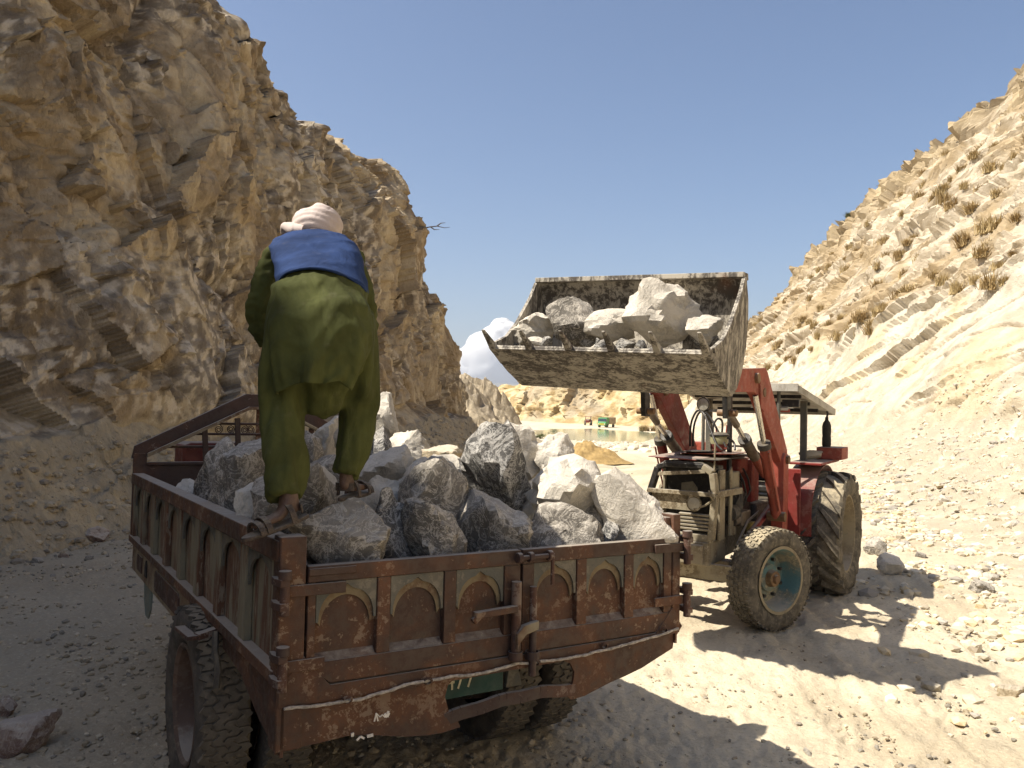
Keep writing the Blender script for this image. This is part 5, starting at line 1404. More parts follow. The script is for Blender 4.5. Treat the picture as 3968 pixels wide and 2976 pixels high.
# ---- bucket
bk = empty('loader_bucket'); bk.parent = tractor; bk.location = (3.7, 0, 2.6); bk.rotation_euler = (R(-2.3), 0, 0)
BP = [(3.57, 3.075), (3.50, 2.92), (3.475, 2.75), (3.50, 2.54), (3.57, 2.36), (3.66, 2.24), (3.78, 2.175), (4.02, 2.29), (4.30, 2.46)]
BP = [(x - 3.7, z - 2.6) for x, z in BP]
def strip(pts, w, th):
    """sheet along the profile with thickness, across local y"""
    inn = []
    for i, p in enumerate(pts):
        a = Vector(pts[max(i - 1, 0)]); c_ = Vector(pts[min(i + 1, len(pts) - 1)]); d_ = (c_ - a).normalized()
        inn.append((p[0] - d_.y * th, p[1] + d_.x * th))
    poly = list(pts) + inn[::-1]
    return MB().prism(poly, (0, 0, 0), (1, 0, 0), (0, 0, 1), w)
strip(BP[:7], 1.80, .014).build('bucket_back', BUCKM, bk, .0)
strip(BP[6:], 1.80, .014).build('bucket_floor', BUCKM, bk, .0)
side = [(-.13, .475), (-.20, .32), (-.225, .15), (-.20, -.06), (-.13, -.24), (-.04, -.36), (.08, -.425), (.32, -.31), (.60, -.14), (.55, -.09), (.36, -.02), (.22, .10), (.02, .34), (-.06, .475)]
for s in (1, -1):
    MB().prism(side, (0, s * .907, 0), (1, 0, 0), (0, 0, 1), .016).build('side_plate', BUCKM, bk, .003)
    MB().prism([(-.06, .475), (.02, .34), (.22, .10), (.36, -.02), (.55, -.09), (.53, -.13), (.33, -.06), (.18, .07), (-.025, .31), (-.11, .475)], (0, s * .922, 0), (1, 0, 0), (0, 0, 1), .016).build('side_edge_bar', BUCKM, bk, .003)
MB().prism([(-.18, .465), (-.05, .475), (-.05, .515), (-.16, .515)], (0, 0, 0), (1, 0, 0), (0, 0, 1), 1.83).build('top_lip', BUCKM, bk, .004)
MB().bar((.52, -.90, -.158), (.52, .90, -.158), .02, .16, up=(.86, 0, .51)).build('cutting_edge', BUCKM, bk, .003)
for k, y in enumerate((-.885, -.54, -.19, .17, .53, .885)):
    tm_ = MB(); tm_.bar((.40, y, -.235), (.60, y, -.11), .07, .05, a2=.06, b2=.045); tm_.bar((.58, y, -.125), (.74, y, .0), .058, .045, a2=.03, b2=.012)
    tm_.build('bucket_tooth', BUCKM, bk, .006)
for y in (-.5, .5):
    MB().prism([(-.20, -.25), (-.30, -.2), (-.30, .20), (-.22, .28)], (0, y, 0), (1, 0, 0), (0, 0, 1), .14).build('bucket_bracket', BLACKM, bk, .006)
# ---- canopy, driver's place, fenders
cn = empty('canopy'); cn.parent = tractor
cz = lambda x: 2.24 - (.75 - x) * .19
cr = []
MB().add([(x, y, cz(x) + dz + (.05 if abs(y) < .3 else 0)) for dz in (0, .035) for x, y in ((.78, -.62), (.78, -.25), (.78, .25), (.78, .62), (-.55, .72), (-.55, .25), (-.55, -.25), (-.55, -.72))],
         [(0, 1, 6, 7), (1, 2, 5, 6), (2, 3, 4, 5), (8, 15, 14, 9), (9, 14, 13, 10), (10, 13, 12, 11), (0, 8, 9, 1), (1, 9, 10, 2), (2, 10, 11, 3), (3, 11, 12, 4), (4, 12, 13, 5), (5, 13, 14, 6), (6, 14, 15, 7), (7, 15, 8, 0)]).build('roof_panel', ROOFP, cn)
for s in (1, -1):
    MB().bar((.77, s * .63, cz(.77) + .01), (-.56, s * .73, cz(-.56) + .01), .03, .075).build('roof_edge', ROOFP, cn, .003)
MB().bar((.79, -.64, cz(.79) + .02), (.79, .64, cz(.79) + .02), .03, .085).build('roof_edge', ROOFP, cn, .003)
MB().bar((-.55, -.72, cz(-.55) + .01), (-.55, .72, cz(-.55) + .01), .03, .075).build('roof_edge', ROOFP, cn, .003)
for x in (.5, .1, -.3): MB().bar((x, -.6, cz(x) - .02), (x, .6, cz(x) - .02), .04, .04).build('roof_rib', BLACKM, cn)
for y in (.55, -.55):
    MB().bar((.16, y, 1.42), (.16, y, cz(.16)), .07, .05).build('post', GREYP, cn, .004)
for y in (.42, -.42): MB().cyl((.72, y, 1.2), (.72, y, cz(.72)), .02, 10).build('front_post', GREYP, cn)
MB().box((.66, .40, 2.02), (.05, .24, .035), rot=(0, .1, .2)).build('mirror_plate', TRED2, cn, .004)
MB().box((.64, .42, 2.05), (.12, .16, .03), rot=(0, .3, .2)).build('mirror_tray', ROOFP, cn, .004)
MB().box((.60, .52, 2.10), (.06, .18, .08)).build('lamp_box', BLACKM, cn, .006)
for y, s in ((.60, 1), (-.60, -1)):
    fd = empty('fender'); fd.parent = tractor
    Rf = .745; N_ = 14; outer = [(Rf * cos(R(a)), .66 + Rf * sin(R(a))) for a in np.linspace(2, 128, N_)]
    outer = [(min(x, .66), min(z, 1.425)) for x, z in outer]
    # wrapped top strip
    q_ = []; f_ = []
    for k, (x, z) in enumerate(outer):
        for (yy, dz) in ((y - s * .14, 0), (y + s * .16, 0), (y + s * .16, .008), (y - s * .14, .008)): q_.append((x + (dz if x > .5 else 0), yy, z + dz))
    for k in range(N_ - 1):
        b0 = 4 * k
        f_ += [(b0 + i, b0 + (i + 1) % 4, b0 + 4 + (i + 1) % 4, b0 + 4 + i) for i in range(4)]
    f_ += [(0, 1, 2, 3), (4 * N_ - 4, 4 * N_ - 1, 4 * N_ - 2, 4 * N_ - 3)]
    MB().add(q_, f_).build('fender_top', TRED, fd)
    inner = outer + [(-.3, .8), (.35, .62), (.66, .62)]
    MB().prism(inner, (0, y - s * .145, 0), (1, 0, 0), (0, 0, 1), .012).build('fender_inner', TRED, fd)
    MB().bb((.665, min(y - s * .14, y + s * .05), .68), (.685, max(y - s * .14, y + s * .05), 1.40)).build('fender_front', TRED, fd, .01)
    MB().bb((.50, min(y - s * .12, y + s * .22), 1.43), (-.42, max(y - s * .12, y + s * .22), 1.46)).build('fender_shelf', TRED, fd, .008)
    MB().bb((-.15, min(y + s * .02, y + s * .30), 1.462), (-.50, max(y + s * .02, y + s * .30), 1.60)).build('fender_box', TRED2, fd, .008)
tt('foot_step', MB().bb((.62, .30, .55), (.98, .72, .58)), TRED)
tt('seat', MB().bb((-.20, -.22, 1.06), (.22, .22, 1.16)).bb((-.26, -.22, 1.16), (-.16, .22, 1.46)), BLACKM, bevel=.03)
tt('steering_wheel', MB().lathe([(.185, 0), (.20, .012), (.215, 0), (.20, -.012)], (.62, 0, 1.52), (-.5, 0, .87), 28, True), BLACKR, bevel=0)
tt('steering_column', MB().cyl((.92, 0, 1.2), (.62, 0, 1.52), .02, 10).bar((.62, -.19, 1.52), (.62, .19, 1.52), .02, .012), BLACKM, bevel=0)
tt('dashboard', MB().bb((.86, -.26, 1.05), (1.08, .26, 1.50)), TRED, bevel=.02)
tt('fuel_tank', MB().bb((.98, -.20, 1.36), (1.34, .20, 1.52)), TRED, bevel=.03)
tt('gear_lever', MB().cyl((.55, .10, 1.0), (.50, .16, 1.40), .010, 8).ball((.50, .16, 1.41), .022), simple('yellow_knob_paint', (.42, .30, .03), .5), bevel=0)

# ---- bottle hung from the canopy
bpos = TRC_O + Matrix.Rotation(TRC_A, 3, 'Z') @ Vector((-.30, .70, 0))
bz = 1.60
bt = empty('hanging_bottle', (bpos.x, bpos.y, bz))
tag(bt, 'dark cloth-wrapped bottle hanging from the rear corner of the tractor canopy', 'bottle')
MB().lathe([(.001, 0), (.042, .0), (.050, .02), (.050, .10), (.046, .13), (.050, .16), (.050, .24), (.040, .28), (.020, .31), (.018, .345), (.001, .35)], (0, 0, 0), (0, 0, 1), 20).build('bottle_body', simple('dark_wet_felt', (.03, .026, .02), .9, scale=20, bump=.3), bt)
MB().tube([(0, 0, .34), (.01, .0, .38), (0, 0, .43)], .012, 6).build('cord', BLACKR, bt)
# ---- bundle on the fender
bp_ = TRC_O + Matrix.Rotation(TRC_A, 3, 'Z') @ Vector((-.05, .60, 0))
me = rock_mesh('cloth_bundle', 77, (.40, .20, .11), sub=4, nplanes=22, rough=.05)
o = link_mesh('cloth_bundle', me, fabric('dusty_sackcloth', (.34, .29, .21))); o.location = (bp_.x, bp_.y, 1.515); o.rotation_euler = (0, 0, .5)
tag(o, 'dusty rolled sack lying on the tractor fender', 'sack')
# ---- rocks carried in the bucket
def bucket_point(px, py, v):
    return at(px, py, 6.457 - .545 * v)
for (x0, x1, y0, y1, v, mt, lb, sd) in (
    (1105, 1198, 676, 745, -.72, R_PALE, 'pale pointed shard at the far left of the loader bucket', 61),
    (1186, 1292, 645, 738, -.45, R_GREY, 'angular rock with a dark underside, left of the middle of the bucket', 62),
    (1268, 1366, 668, 730, -.12, R_PALE, 'pale wedge-shaped rock in the middle of the bucket', 63),
    (1355, 1506, 608, 735, .30, R_PALE, 'huge rounded white boulder towering over the bucket rim', 64),
    (1486, 1556, 682, 735, .66, R_PALE, 'small pale rock beside the right side plate of the bucket', 65),
    (1500, 1548, 722, 748, .60, R_DARK, 'small dark stone below the pale rock at the right of the bucket', 66),
    (1092, 1140, 722, 748, -.80, R_DARK, 'small dark stone at the left corner of the bucket', 67),
    (1250, 1290, 722, 748, -.35, R_DARK, 'small dark stone between the two left rocks of the bucket', 68),
    (1330, 1372, 728, 754, .08, R_DARK, 'small dark stone left of the huge white boulder', 69)):
    px_rock(x0, x1, y0, y1, v, mt, lb, sd, pointer=bucket_point, depth=None if x1 - x0 > 60 else .16, nplanes=26 if sd == 64 else 11, rough=.11 if sd == 64 else .07, ext=.13)
rng = random.Random(9)
for k in range(26):
    y_ = rng.uniform(-.84, .84); x_ = rng.uniform(3.72, 4.2)
    lo = Vector((x_, y_, 2.6 - .37 + max(0, (x_ - 3.8)) * .6 + .06 - y_ * .04)); wp_ = TRC_O + Matrix.Rotation(TRC_A, 3, 'Z') @ lo
    s_ = rng.uniform(.07, .14)
    o = link_mesh('rock', rock_mesh('rock', 900 + k, (s_ * 1.3, s_, s_ * .8), sub=3, nplanes=10), (R_DARK, R_GREY, R_PALE)[k % 3]); o.location = wp_; o.rotation_euler = (rng.random(), rng.random(), rng.random() * 6)
    tag(o, 'small broken stone on the floor of the loader bucket', 'rock', 'small stones on the bucket floor')

# ================================================================== loose stones, gravel, grass, far things
def hill_z(px, py):
    d2 = (HV[:, :400 + 90, 0] - px) ** 2 + (HV[:, :400 + 90, 1] - py) ** 2
    i, j = np.unravel_index(np.argmin(d2), d2.shape); return HV[i, j], i, j
def gz1(x, y): return float(ground_z(np.array([x]), np.array([y]))[0])
STONE = [rock_mesh('loose_stone', 300 + k, (1, .8, .55), sub=3, nplanes=12, rough=.05) for k in range(8)]
def stone(x, y, z, s, k, m, label, group, name='stone', tilt=.4):
    me = STONE[k % 8]
    key = (k % 8, m.name)
    if key not in _stone: 
        c_ = me.copy(); c_.materials.clear(); c_.materials.append(m); _stone[key] = c_
    o = bpy.data.objects.new(name, _stone[key]); COL.objects.link(o)
    o.location = (x, y, z); o.scale = (s * rng.uniform(.8, 1.3), s * rng.uniform(.7, 1.2), s * rng.uniform(.7, 1.3))
    o.rotation_euler = (rng.uniform(-tilt, tilt), rng.uniform(-tilt, tilt), rng.random() * 6.28)
    tag(o, label, 'stone', group); return o
_stone = {}
rng = random.Random(12)
# single boulders that can be told apart
def boulder(px, py, wpx, hpx, D, m, label, seed, nplanes=12):
    g_ = ground_hit(px, py + hpx * .42, gz1(0, 8) + (.0 if D < 9.5 or px < 500 else .12)); D = g_.y; w = wpx * D / FPX; h = hpx * D / FPX; g_.z = max(gz1(g_.x, g_.y), float(hill_z(g_.x, g_.y)[0][2]) if g_.x > 4 and math.hypot(*(hill_z(g_.x, g_.y)[0][:2] - np.array([g_.x, g_.y]))) < .4 else -9); c_ = g_ + Vector((0, .2 * w, .25 * h))
    o = link_mesh('boulder', rock_mesh('boulder', seed, (w, .8 * w, h), sub=4, nplanes=nplanes), m); o.location = c_
    tag(o, label, 'boulder'); return o
R_RED = rocky('reddish_quarry_rock', (.15, .095, .075), (.26, .19, .145), (.40, .35, .29), (.38, .33, .27), .5, .5)
boulder(16, 728, 58, 44, 4.55, R_RED, 'reddish boulder at the bottom left corner of the picture', 401)
boulder(2, 700, 22, 26, 4.9, R_RED, 'dark reddish stone behind the reddish boulder at the left edge', 402)
boulder(892, 554, 26, 26, 9.9, R_PALE, 'pale pointed stone standing right of the rear tractor wheel', 403, 9)
boulder(878, 540, 24, 22, 10.6, R_GREY, 'grey rock tucked behind the rear tractor wheel', 404)
boulder(88, 531, 34, 20, 9.9, R_RED, 'flat reddish slab in the rubble at the foot of the left cliff', 405)
boulder(103, 518, 20, 18, 10.3, R_TAN, 'tan block on top of the rubble at the foot of the left cliff', 406)
boulder(985, 588, 24, 14, 8.3, R_GREY, 'dark edged stone in the rubble at the right edge of the track', 407)
# rubble at the foot of the right slope
nR = 0
for k in range(170):
    t = rng.random(); Y = 5.5 + 16 * t ** 1.2
    fx = float(np.interp(Y, RFOOT[:, 1], RFOOT[:, 0])); X = fx + rng.gauss(-1.0, .75)
    p, i, j = hill_z(X, Y); z = max(p[2] if math.hypot(p[0] - X, p[1] - Y) < .4 else gz1(X, Y), gz1(X, Y))
    s = .07 + .16 * rng.random() ** 2.5
    stone(X, Y, z + .10 * s, s, k, (R_PALE, R_TAN, R_GREY)[rng.choice((0, 0, 1, 1, 2))], 'loose stone in the rubble along the foot of the right slope', 'rubble stones below the right slope')
for k in range(60):
    Y = 8.5 + 9 * rng.random(); fx = float(np.interp(Y, LFOOT[:, 1], LFOOT[:, 0])) + 1.7; X = fx + rng.gauss(.1, .45)
    s = .06 + .16 * rng.random() ** 2.5
    stone(X, Y, gz1(X, Y) + .15 * s, s, k, (R_GREY, R_TAN, R_RED)[rng.choice((0, 0, 1, 2))], 'loose stone in the rubble along the foot of the left cliff', 'rubble stones below the left cliff')
for k in range(20):
    X, Y = rng.uniform(1.0, 2.4), rng.uniform(3.7, 5.2); s = .025 + .05 * rng.random() ** 2
    stone(X, Y, gz1(X, Y) + .1 * s, s, k, (R_GREY, R_PALE)[k % 2], 'small stone lying on the track behind the trailer', 'stones on the track behind the trailer')
# gravel: too many to count
D0, F0 = ico(1)
def gravel(name, N, gen, smin, smax, cols, label):
    rg = np.random.RandomState(hash(name) % 1000 if False else len(name) * 7)
    XY = gen(rg, N * 3); cl_ = fbm(np.stack([XY[:, 0] / .9, XY[:, 1] / .9, XY[:, 0] * 0], 1), 3, seed=55) + .35 * rg.randn(len(XY)); XY = XY[np.argsort(-cl_)[:N]]
    s = smin + (smax - smin) * rg.rand(N) ** 3
    z = ground_z(XY[:, 0], XY[:, 1])
    V = np.zeros((N, len(D0), 3), np.float32)
    jit = 1 + .35 * (rg.rand(N, len(D0), 1) - .5)
    sc = np.stack([s * (.7 + .8 * rg.rand(N)), s * (.7 + .6 * rg.rand(N)), s * (.4 + .5 * rg.rand(N))], 1)
    a = rg.rand(N) * 6.28
    B = D0[None] * jit * sc[:, None, :]
    V[:, :, 0] = B[:, :, 0] * np.cos(a)[:, None] - B[:, :, 1] * np.sin(a)[:, None] + XY[:, :1]
    V[:, :, 1] = B[:, :, 0] * np.sin(a)[:, None] + B[:, :, 1] * np.cos(a)[:, None] + XY[:, 1:2]
    V[:, :, 2] = B[:, :, 2] + (z + .15 * s)[:, None]
    F = (F0[None] + (np.arange(N) * len(D0))[:, None, None]).reshape(-1, 3)
    me = mesh_np(name, V.reshape(-1, 3), F, smooth=False)
    C = np.array(cols, np.float32)[rg.randint(0, len(cols), N)] * (.8 + .4 * rg.rand(N, 1)); put_col(me, np.repeat(C, len(D0), 0))
    o = link_mesh(name, me, vcol_mat(name + '_stone', 30, (.28, .24, .18), .3, 40, .3, .01)); tag(o, label, None, None, 'stuff')
gcols = [(.36, .305, .215), (.44, .37, .26), (.27, .24, .19), (.50, .43, .32), (.30, .245, .165)]
def polar(a0, a1, r0, r1):
    def g(rg, N):
        r = np.exp(np.log(r0) + (np.log(r1) - np.log(r0)) * rg.rand(N)); t = np.radians(a0 + (a1 - a0) * rg.rand(N))
        P_ = np.stack([np.sin(t) * r, np.cos(t) * r], 1)
        return P_
    return g
gravel('gravel', 8000, polar(-42, 42, 2.6, 24), .004, .022, gcols, 'fine loose gravel strewn over the quarry floor')
gravel('coarse_gravel', 9000, lambda rg, N: np.stack([rg.uniform(-7, .5, N), 2.6 + 9.5 * rg.rand(N) ** 1.5], 1), .005, .032, [tuple(.9 * c for c in k) for k in gcols], 'coarse gravel on the shaded floor beside the trailer')
gravel('pond_side_stones', 1500, lambda rg, N: np.stack([rg.uniform(3, 26, N), rg.uniform(40, 125, N)], 1), .05, .35, [(.50, .44, .33), (.58, .52, .40), (.42, .37, .29)], 'pale stones scattered on the far floor before the pond')
def rubble_gen(rg, N):
    Y = 4 + 20 * rg.rand(N) ** 1.3; X = np.interp(Y, RFOOT[:, 1], RFOOT[:, 0]) + rg.normal(-1.7, .9, N); return np.stack([X, Y], 1)
gravel('rubble_gravel', 5000, rubble_gen, .015, .085, [(.52, .46, .35), (.60, .54, .42), (.44, .38, .28), (.38, .345, .29), (.56, .45, .28)], 'broken stone chips at the foot of the right slope')
# ---- stones on the sloping apron itself
rg = np.random.RandomState(5); N = 3500
ii = np.clip((HY.searchsorted(4 + 24 * rg.rand(N) ** 1.3)), 0, len(HY) - 1); jj = rg.randint(25, 120, N)
P0 = HV[ii, jj]; s = .015 + .09 * rg.rand(N) ** 3
B = D0[None] * (1 + .35 * (rg.rand(N, len(D0), 1) - .5)) * (s[:, None] * np.array([1.1, .9, .6]))[:, None, :]
a = rg.rand(N) * 6.28
V = np.stack([B[:, :, 0] * np.cos(a)[:, None] - B[:, :, 1] * np.sin(a)[:, None], B[:, :, 0] * np.sin(a)[:, None] + B[:, :, 1] * np.cos(a)[:, None], B[:, :, 2]], 2) + P0[:, None, :]
me = mesh_np('slope_scree', V.reshape(-1, 3), (F0[None] + (np.arange(N) * len(D0))[:, None, None]).reshape(-1, 3))
C = np.array([(.52, .46, .35), (.60, .54, .42), (.44, .38, .28), (.38, .345, .29)], np.float32)[rg.randint(0, 4, N)]; put_col(me, np.repeat(C, len(D0), 0))
tag(link_mesh('slope_scree', me, HILL), 'scree of broken stone on the lower right slope', None, None, 'stuff')

# ---- stones on the talus below the cliff
rg = np.random.RandomState(6); N = 4500
ok = np.where((CY > 6) & (CY < 34))[0]
ii = ok[rg.randint(0, len(ok), N)]; jj = (rg.rand(N) ** .8 * 66).astype(int)
P0 = CV[ii, jj]; s = .012 + .085 * rg.rand(N) ** 3.5
B = D0[None] * (1 + .35 * (rg.rand(N, len(D0), 1) - .5)) * (s[:, None] * np.array([1.1, .9, .6]))[:, None, :]
a = rg.rand(N) * 6.28
V = np.stack([B[:, :, 0] * np.cos(a)[:, None] - B[:, :, 1] * np.sin(a)[:, None], B[:, :, 0] * np.sin(a)[:, None] + B[:, :, 1] * np.cos(a)[:, None], B[:, :, 2]], 2) + P0[:, None, :]
me = mesh_np('talus_scree', V.reshape(-1, 3), (F0[None] + (np.arange(N) * len(D0))[:, None, None]).reshape(-1, 3))
C = np.array([(.40, .33, .225), (.33, .28, .20), (.46, .39, .28), (.27, .235, .185)], np.float32)[rg.randint(0, 4, N)]; put_col(me, np.repeat(C, len(D0), 0))
tag(link_mesh('talus_scree', me, CLIFF), 'broken stone lying on the rubble foot of the left cliff', None, None, 'stuff')

# ---- dry grass tufts on the right slope
GRASS = []
m, n, b = new_mat('dry_straw_grass')
r_ = n.objrand(); n.set(b.inputs['Base Color'], n.mix(r_, (.30, .205, .085), (.40, .30, .14))); b.inputs['Roughness'].default_value = .9
STRAW = m
m, n, b = new_mat('dull_green_scrub'); n.set(b.inputs['Base Color'], (.10, .11, .035, 1)); b.inputs['Roughness'].default_value = .9; SCRUB = m
def tuft_mesh(seed, nb=150, m=STRAW, spread=.9):
    rg = np.random.RandomState(seed); V = []; F = []
    for k in range(nb):
        a = rg.rand() * 6.28; out = rg.rand() ** .6 * spread; h = .45 + .55 * rg.rand(); w = .016 + .012 * rg.rand()
        bx, by = .16 * rg.normal(), .16 * rg.normal(); dx, dy = math.cos(a), math.sin(a)
        b0 = len(V)
        for t, ww in ((0, 1), (.5, .9), (1, .15)):
            x = bx + dx * out * .55 * t ** 1.6; y = by + dy * out * .55 * t ** 1.6; z = h * (t - .25 * out * t * t) * .8
            V += [(x - dy * w * ww, y + dx * w * ww, z), (x + dy * w * ww, y - dx * w * ww, z)]
        F += [(b0, b0 + 1, b0 + 3, b0 + 2), (b0 + 2, b0 + 3, b0 + 5, b0 + 4)]
    me = mesh_np('grass_tuft', np.array(V), np.array(F)); me.materials.append(m); return me
TUFTS = [tuft_mesh(500 + k) for k in range(5)]
rng = random.Random(44)
gcount = 0
def put_tuft(i, j, s, label, group, me=None):
    o = bpy.data.objects.new('grass_tuft', me or TUFTS[rng.randrange(5)]); COL.objects.link(o)
    p = HV[i, j]; o.location = (p[0], p[1], p[2] - .06 * s); o.scale = (s, s, s * rng.uniform(.8, 1.15))
    o.rotation_euler = (rng.uniform(-.15, .15), rng.uniform(-.3, .05), rng.random() * 6.28)
    tag(o, label, 'grass tuft', group)
hrel = lambda i, j: HV[i, j, 2] - gzh[i]
tries = 0
while gcount < 230 and tries < 6000:
    tries += 1
    i = rng.randrange(len(HY)); 
    if HY[i] < 26 or HY[i] > 118: continue
    j = rng.randrange(95, 90 + 340); h = hrel(i, j)
    if h < 6.3: continue
    cl = float(fbm(np.array([[HY[i] / 6, h / 4, 0]]), 2, seed=600)[0])
    if cl < rng.uniform(-.3, .25): continue
    put_tuft(i, j, rng.uniform(.55, 1.25), 'dry straw-coloured grass tuft growing on the upper right slope', 'grass tufts on the upper right slope'); gcount += 1
for k in range(75):
    i = rng.randrange(len(HY))
    if HY[i] < 24 or HY[i] > 105: continue
    js = [j for j in range(90, 300) if abs(hrel(i, j) - 7.0) < .5]
    if js: put_tuft(i, rng.choice(js), rng.uniform(.6, 1.1), 'dry grass tuft on the ledge across the right slope', 'grass tufts along the ledge of the right slope')
gme = tuft_mesh(590, 120, SCRUB, 1.1)
for k in range(9):
    i = int(np.argmin(abs(HY - rng.uniform(84, 102)))); put_tuft(i, 90 + 396, rng.uniform(.9, 1.4), 'dull green scrub on the crest of the right slope', 'green scrub on the right crest', gme)
for k in range(16):     # fringe right of the pond and below the far wall
    X, Y = rng.uniform(26, 38), rng.uniform(150, 166)
    o = bpy.data.objects.new('grass_tuft', TUFTS[k % 5]); COL.objects.link(o); o.location = (X, Y, gz1(X, Y)); s = rng.uniform(1.6, 2.8); o.scale = (s * 1.4, s, s * .9); o.rotation_euler = (0, 0, rng.random() * 6)
    tag(o, 'dry grass clump beyond the right end of the pond', 'grass tuft', 'grass clumps beyond the pond')
for k in range(7):
    X, Y = 3.5 + .9 * k + rng.uniform(-.4, .4), 118 + 7.5 * k; o = bpy.data.objects.new('grass_tuft', gme); COL.objects.link(o); o.location = (X, Y, gz1(X, Y)); s = rng.uniform(.9, 1.5); o.scale = (s * 1.3, s, s * .7)
    tag(o, 'green weed clump on the left bank of the pond', 'weed', 'weeds on the left bank of the pond')
# ---- small bush and dry twig on the cliff edge
def twig(name, base, dirs, r, m, label, cat):
    mb = MB(); base = Vector(base)
    for pts in dirs: mb.tube([base + Vector(p) for p in pts], r, 5, rs=[r * (1 - .75 * k / (len(pts) - 1)) for k in range(len(pts))])
    o = mb.build(name, m); tag(o, label, cat)
tw = at(428, 228, 32)
twig('dry_twig', tw, [[(-.6, 0, -.1), (.1, 0, .05), (.35, 0, .08), (.65, .1, .04), (.85, .1, .07)], [(.35, 0, .08), (.5, 0, .2), (.68, 0, .22)], [(.1, 0, .05), (.25, 0, -.06), (.45, 0, -.05)]], .03, simple('dead_wood', (.12, .09, .06), .9), 'bare dry twig poking out of the left cliff edge', 'twig')
# ---- sand heap
nu = 64; nv = 26; q = []
for i in range(nu):
    a = 2 * pi * i / nu
    for j in range(nv):
        t = j / (nv - 1); r0 = 1.0 * t; z = .78 * (1 - t) ** 1.15
        q.append((r0 * cos(a) * 1.15, r0 * sin(a) * .9, z))
q = np.array(q, np.float32); q[:, 0] += .55 * np.clip(q[:, 0], 0, 2) * 1.0 ; q[:, 2] += (.09 * fbm(q / .22, 4, seed=701) + .16 * fbm(q / .7, 2, seed=702)) * np.clip(q[:, 2] * 3, .1, 1) - .05
me = mesh_np('sand_heap', q, grid_faces(nu, nv, True), smooth=True)
sp = ground_hit(583, 461, -.05); o = link_mesh('sand_heap', me, simple('ochre_sand', (.34, .23, .09), .95, scale=9, var=.2, bump=.5)); o.location = (sp.x, sp.y, gz1(sp.x, sp.y)); tag(o, 'heap of ochre sand behind the trailer load', 'sand heap')
# ---- far lorry and red tractor trolley by the quarry wall
def far_spot(px, py): return ground_hit(px, py, -3.95)
TGREEN = simple('bright_green_cab_paint', (.035, .22, .05), .5, scale=2, bump=0); GLASSD = simple('dark_glass', (.03, .045, .05), .15, bump=0); TIM = simple('timber_side_boards', (.33, .25, .15), .85, scale=2)
lp = far_spot(607, 427); lor = empty('lorry', (lp.x, lp.y, gz1(lp.x, lp.y) - .05), R(-118)); lor.scale = (1.0, 1.0, 1.0)
tag(lor, 'small green lorry with timber body parked beyond the pond', 'lorry')
MB().prism([(-.9, .55), (.85, .55), (.95, 1.2), (.75, 1.35), (.45, 2.25), (-.9, 2.3)], (2.3, 0, 0), (1, 0, 0), (0, 0, 1), 2.0).build('cab', TGREEN, lor, .06)
MB().prism([(.0, 0), (.62, 0), (.36, .72), (.0, .72)], (2.42, 0, 1.42), (1, 0, 0), (0, 0, 1), 2.02).build('side_window', GLASSD, lor)
MB().box((2.93, 0, 1.78), (.06, 1.7, .66), rot=(0, -.30, 0)).build('windscreen', GLASSD, lor)
MB().bb((3.22, -.85, .75), (3.29, .85, 1.0)).build('grille', simple('yellow_trim', (.5, .4, .05), .5, bump=0), lor)
MB().bb((-2.6, -1.05, .85), (1.3, 1.05, 1.0)).build('bed', TIM, lor)
for y in (-1.05, 1.05): MB().bb((-2.6, y - .05, 1.0), (1.3, y + .05, 2.25)).build('side_board', TIM, lor)
for x in (-2.6, 1.3): MB().bb((x - .05, -1.0, 1.0), (x + .05, 1.0, 2.35)).build('end_board', TIM, lor)
for x in (2.3, -1.5):
    for y in (-.9, .9): MB().cyl((x, y - .14, .46), (x, y + .14, .46), .46, 18).build('wheel', TYRE, lor)
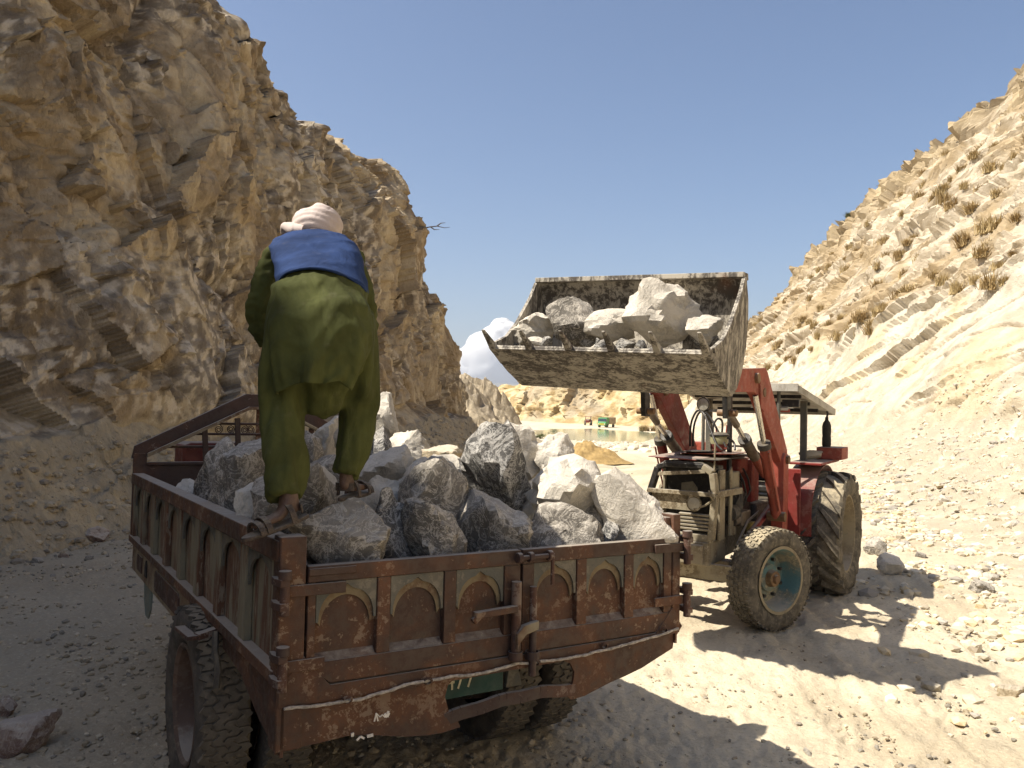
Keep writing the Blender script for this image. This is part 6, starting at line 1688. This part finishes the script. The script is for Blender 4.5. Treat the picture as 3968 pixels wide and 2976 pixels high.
for y in (-.7, .7): MB().cyl((3.24, y, .92), (3.31, y, .92), .13, 12).build('headlight', simple('headlight_glass', (.6, .58, .5), .2, bump=0), lor)
rp_ = far_spot(588, 425); rt = empty('red_trolley', (rp_.x, rp_.y, gz1(rp_.x, rp_.y) - .05), R(-100)); tag(rt, 'small red tractor parked left of the green lorry', 'tractor')
MB().prism([(0, .7), (1.5, .7), (1.6, 1.3), (.2, 1.45), (0, 1.2)], (0, 0, 0), (1, 0, 0), (0, 0, 1), .7).build('bonnet', TRED, rt, .05)
MB().bb((-1.1, -.6, .8), (-.1, .6, 1.5)).build('body', TRED, rt, .05)
MB().bb((-1.2, -.8, 2.1), (.2, .8, 2.2)).build('roof', TRED2, rt, .03)
for x, y in ((-1.1, -.6), (-1.1, .6), (.05, -.6), (.05, .6)): MB().cyl((x, y, 1.3), (x, y, 2.1), .04, 8).build('post', BLACKM, rt)
for y in (-.75, .75):
    MB().cyl((-.7, y - .18, .65), (-.7, y + .18, .65), .65, 20).build('rear_wheel', TYRE, rt); MB().cyl((1.2, y * .8 - .1, .38), (1.2, y * .8 + .1, .38), .38, 18).build('front_wheel', TYRE, rt)

# ================================================================== haze
hm = bpy.data.meshes.new('haze'); hx, hz0, hz1 = 9400.0, -75.0, 420.0
hm.from_pydata([(x, y, z) for z in (hz0, hz1) for x, y in ((-hx, -hx), (hx, -hx), (hx, hx), (-hx, hx))], [], [(0, 3, 2, 1), (4, 5, 6, 7), (0, 1, 5, 4), (1, 2, 6, 5), (2, 3, 7, 6), (3, 0, 4, 7)]); hm.update()
m = bpy.data.materials.new('pale_haze'); m.use_nodes = True; nt = m.node_tree; nt.nodes.clear()
out = nt.nodes.new('ShaderNodeOutputMaterial'); pv_ = nt.nodes.new('ShaderNodeVolumePrincipled')
pv_.inputs['Color'].default_value = (.86, .90, .96, 1); pv_.inputs['Density'].default_value = .00014; pv_.inputs['Anisotropy'].default_value = .2
nt.links.new(pv_.outputs[0], out.inputs['Volume'])
tag(link_mesh('haze', hm, m), 'thin pale haze in the valley air', None, None, 'stuff')
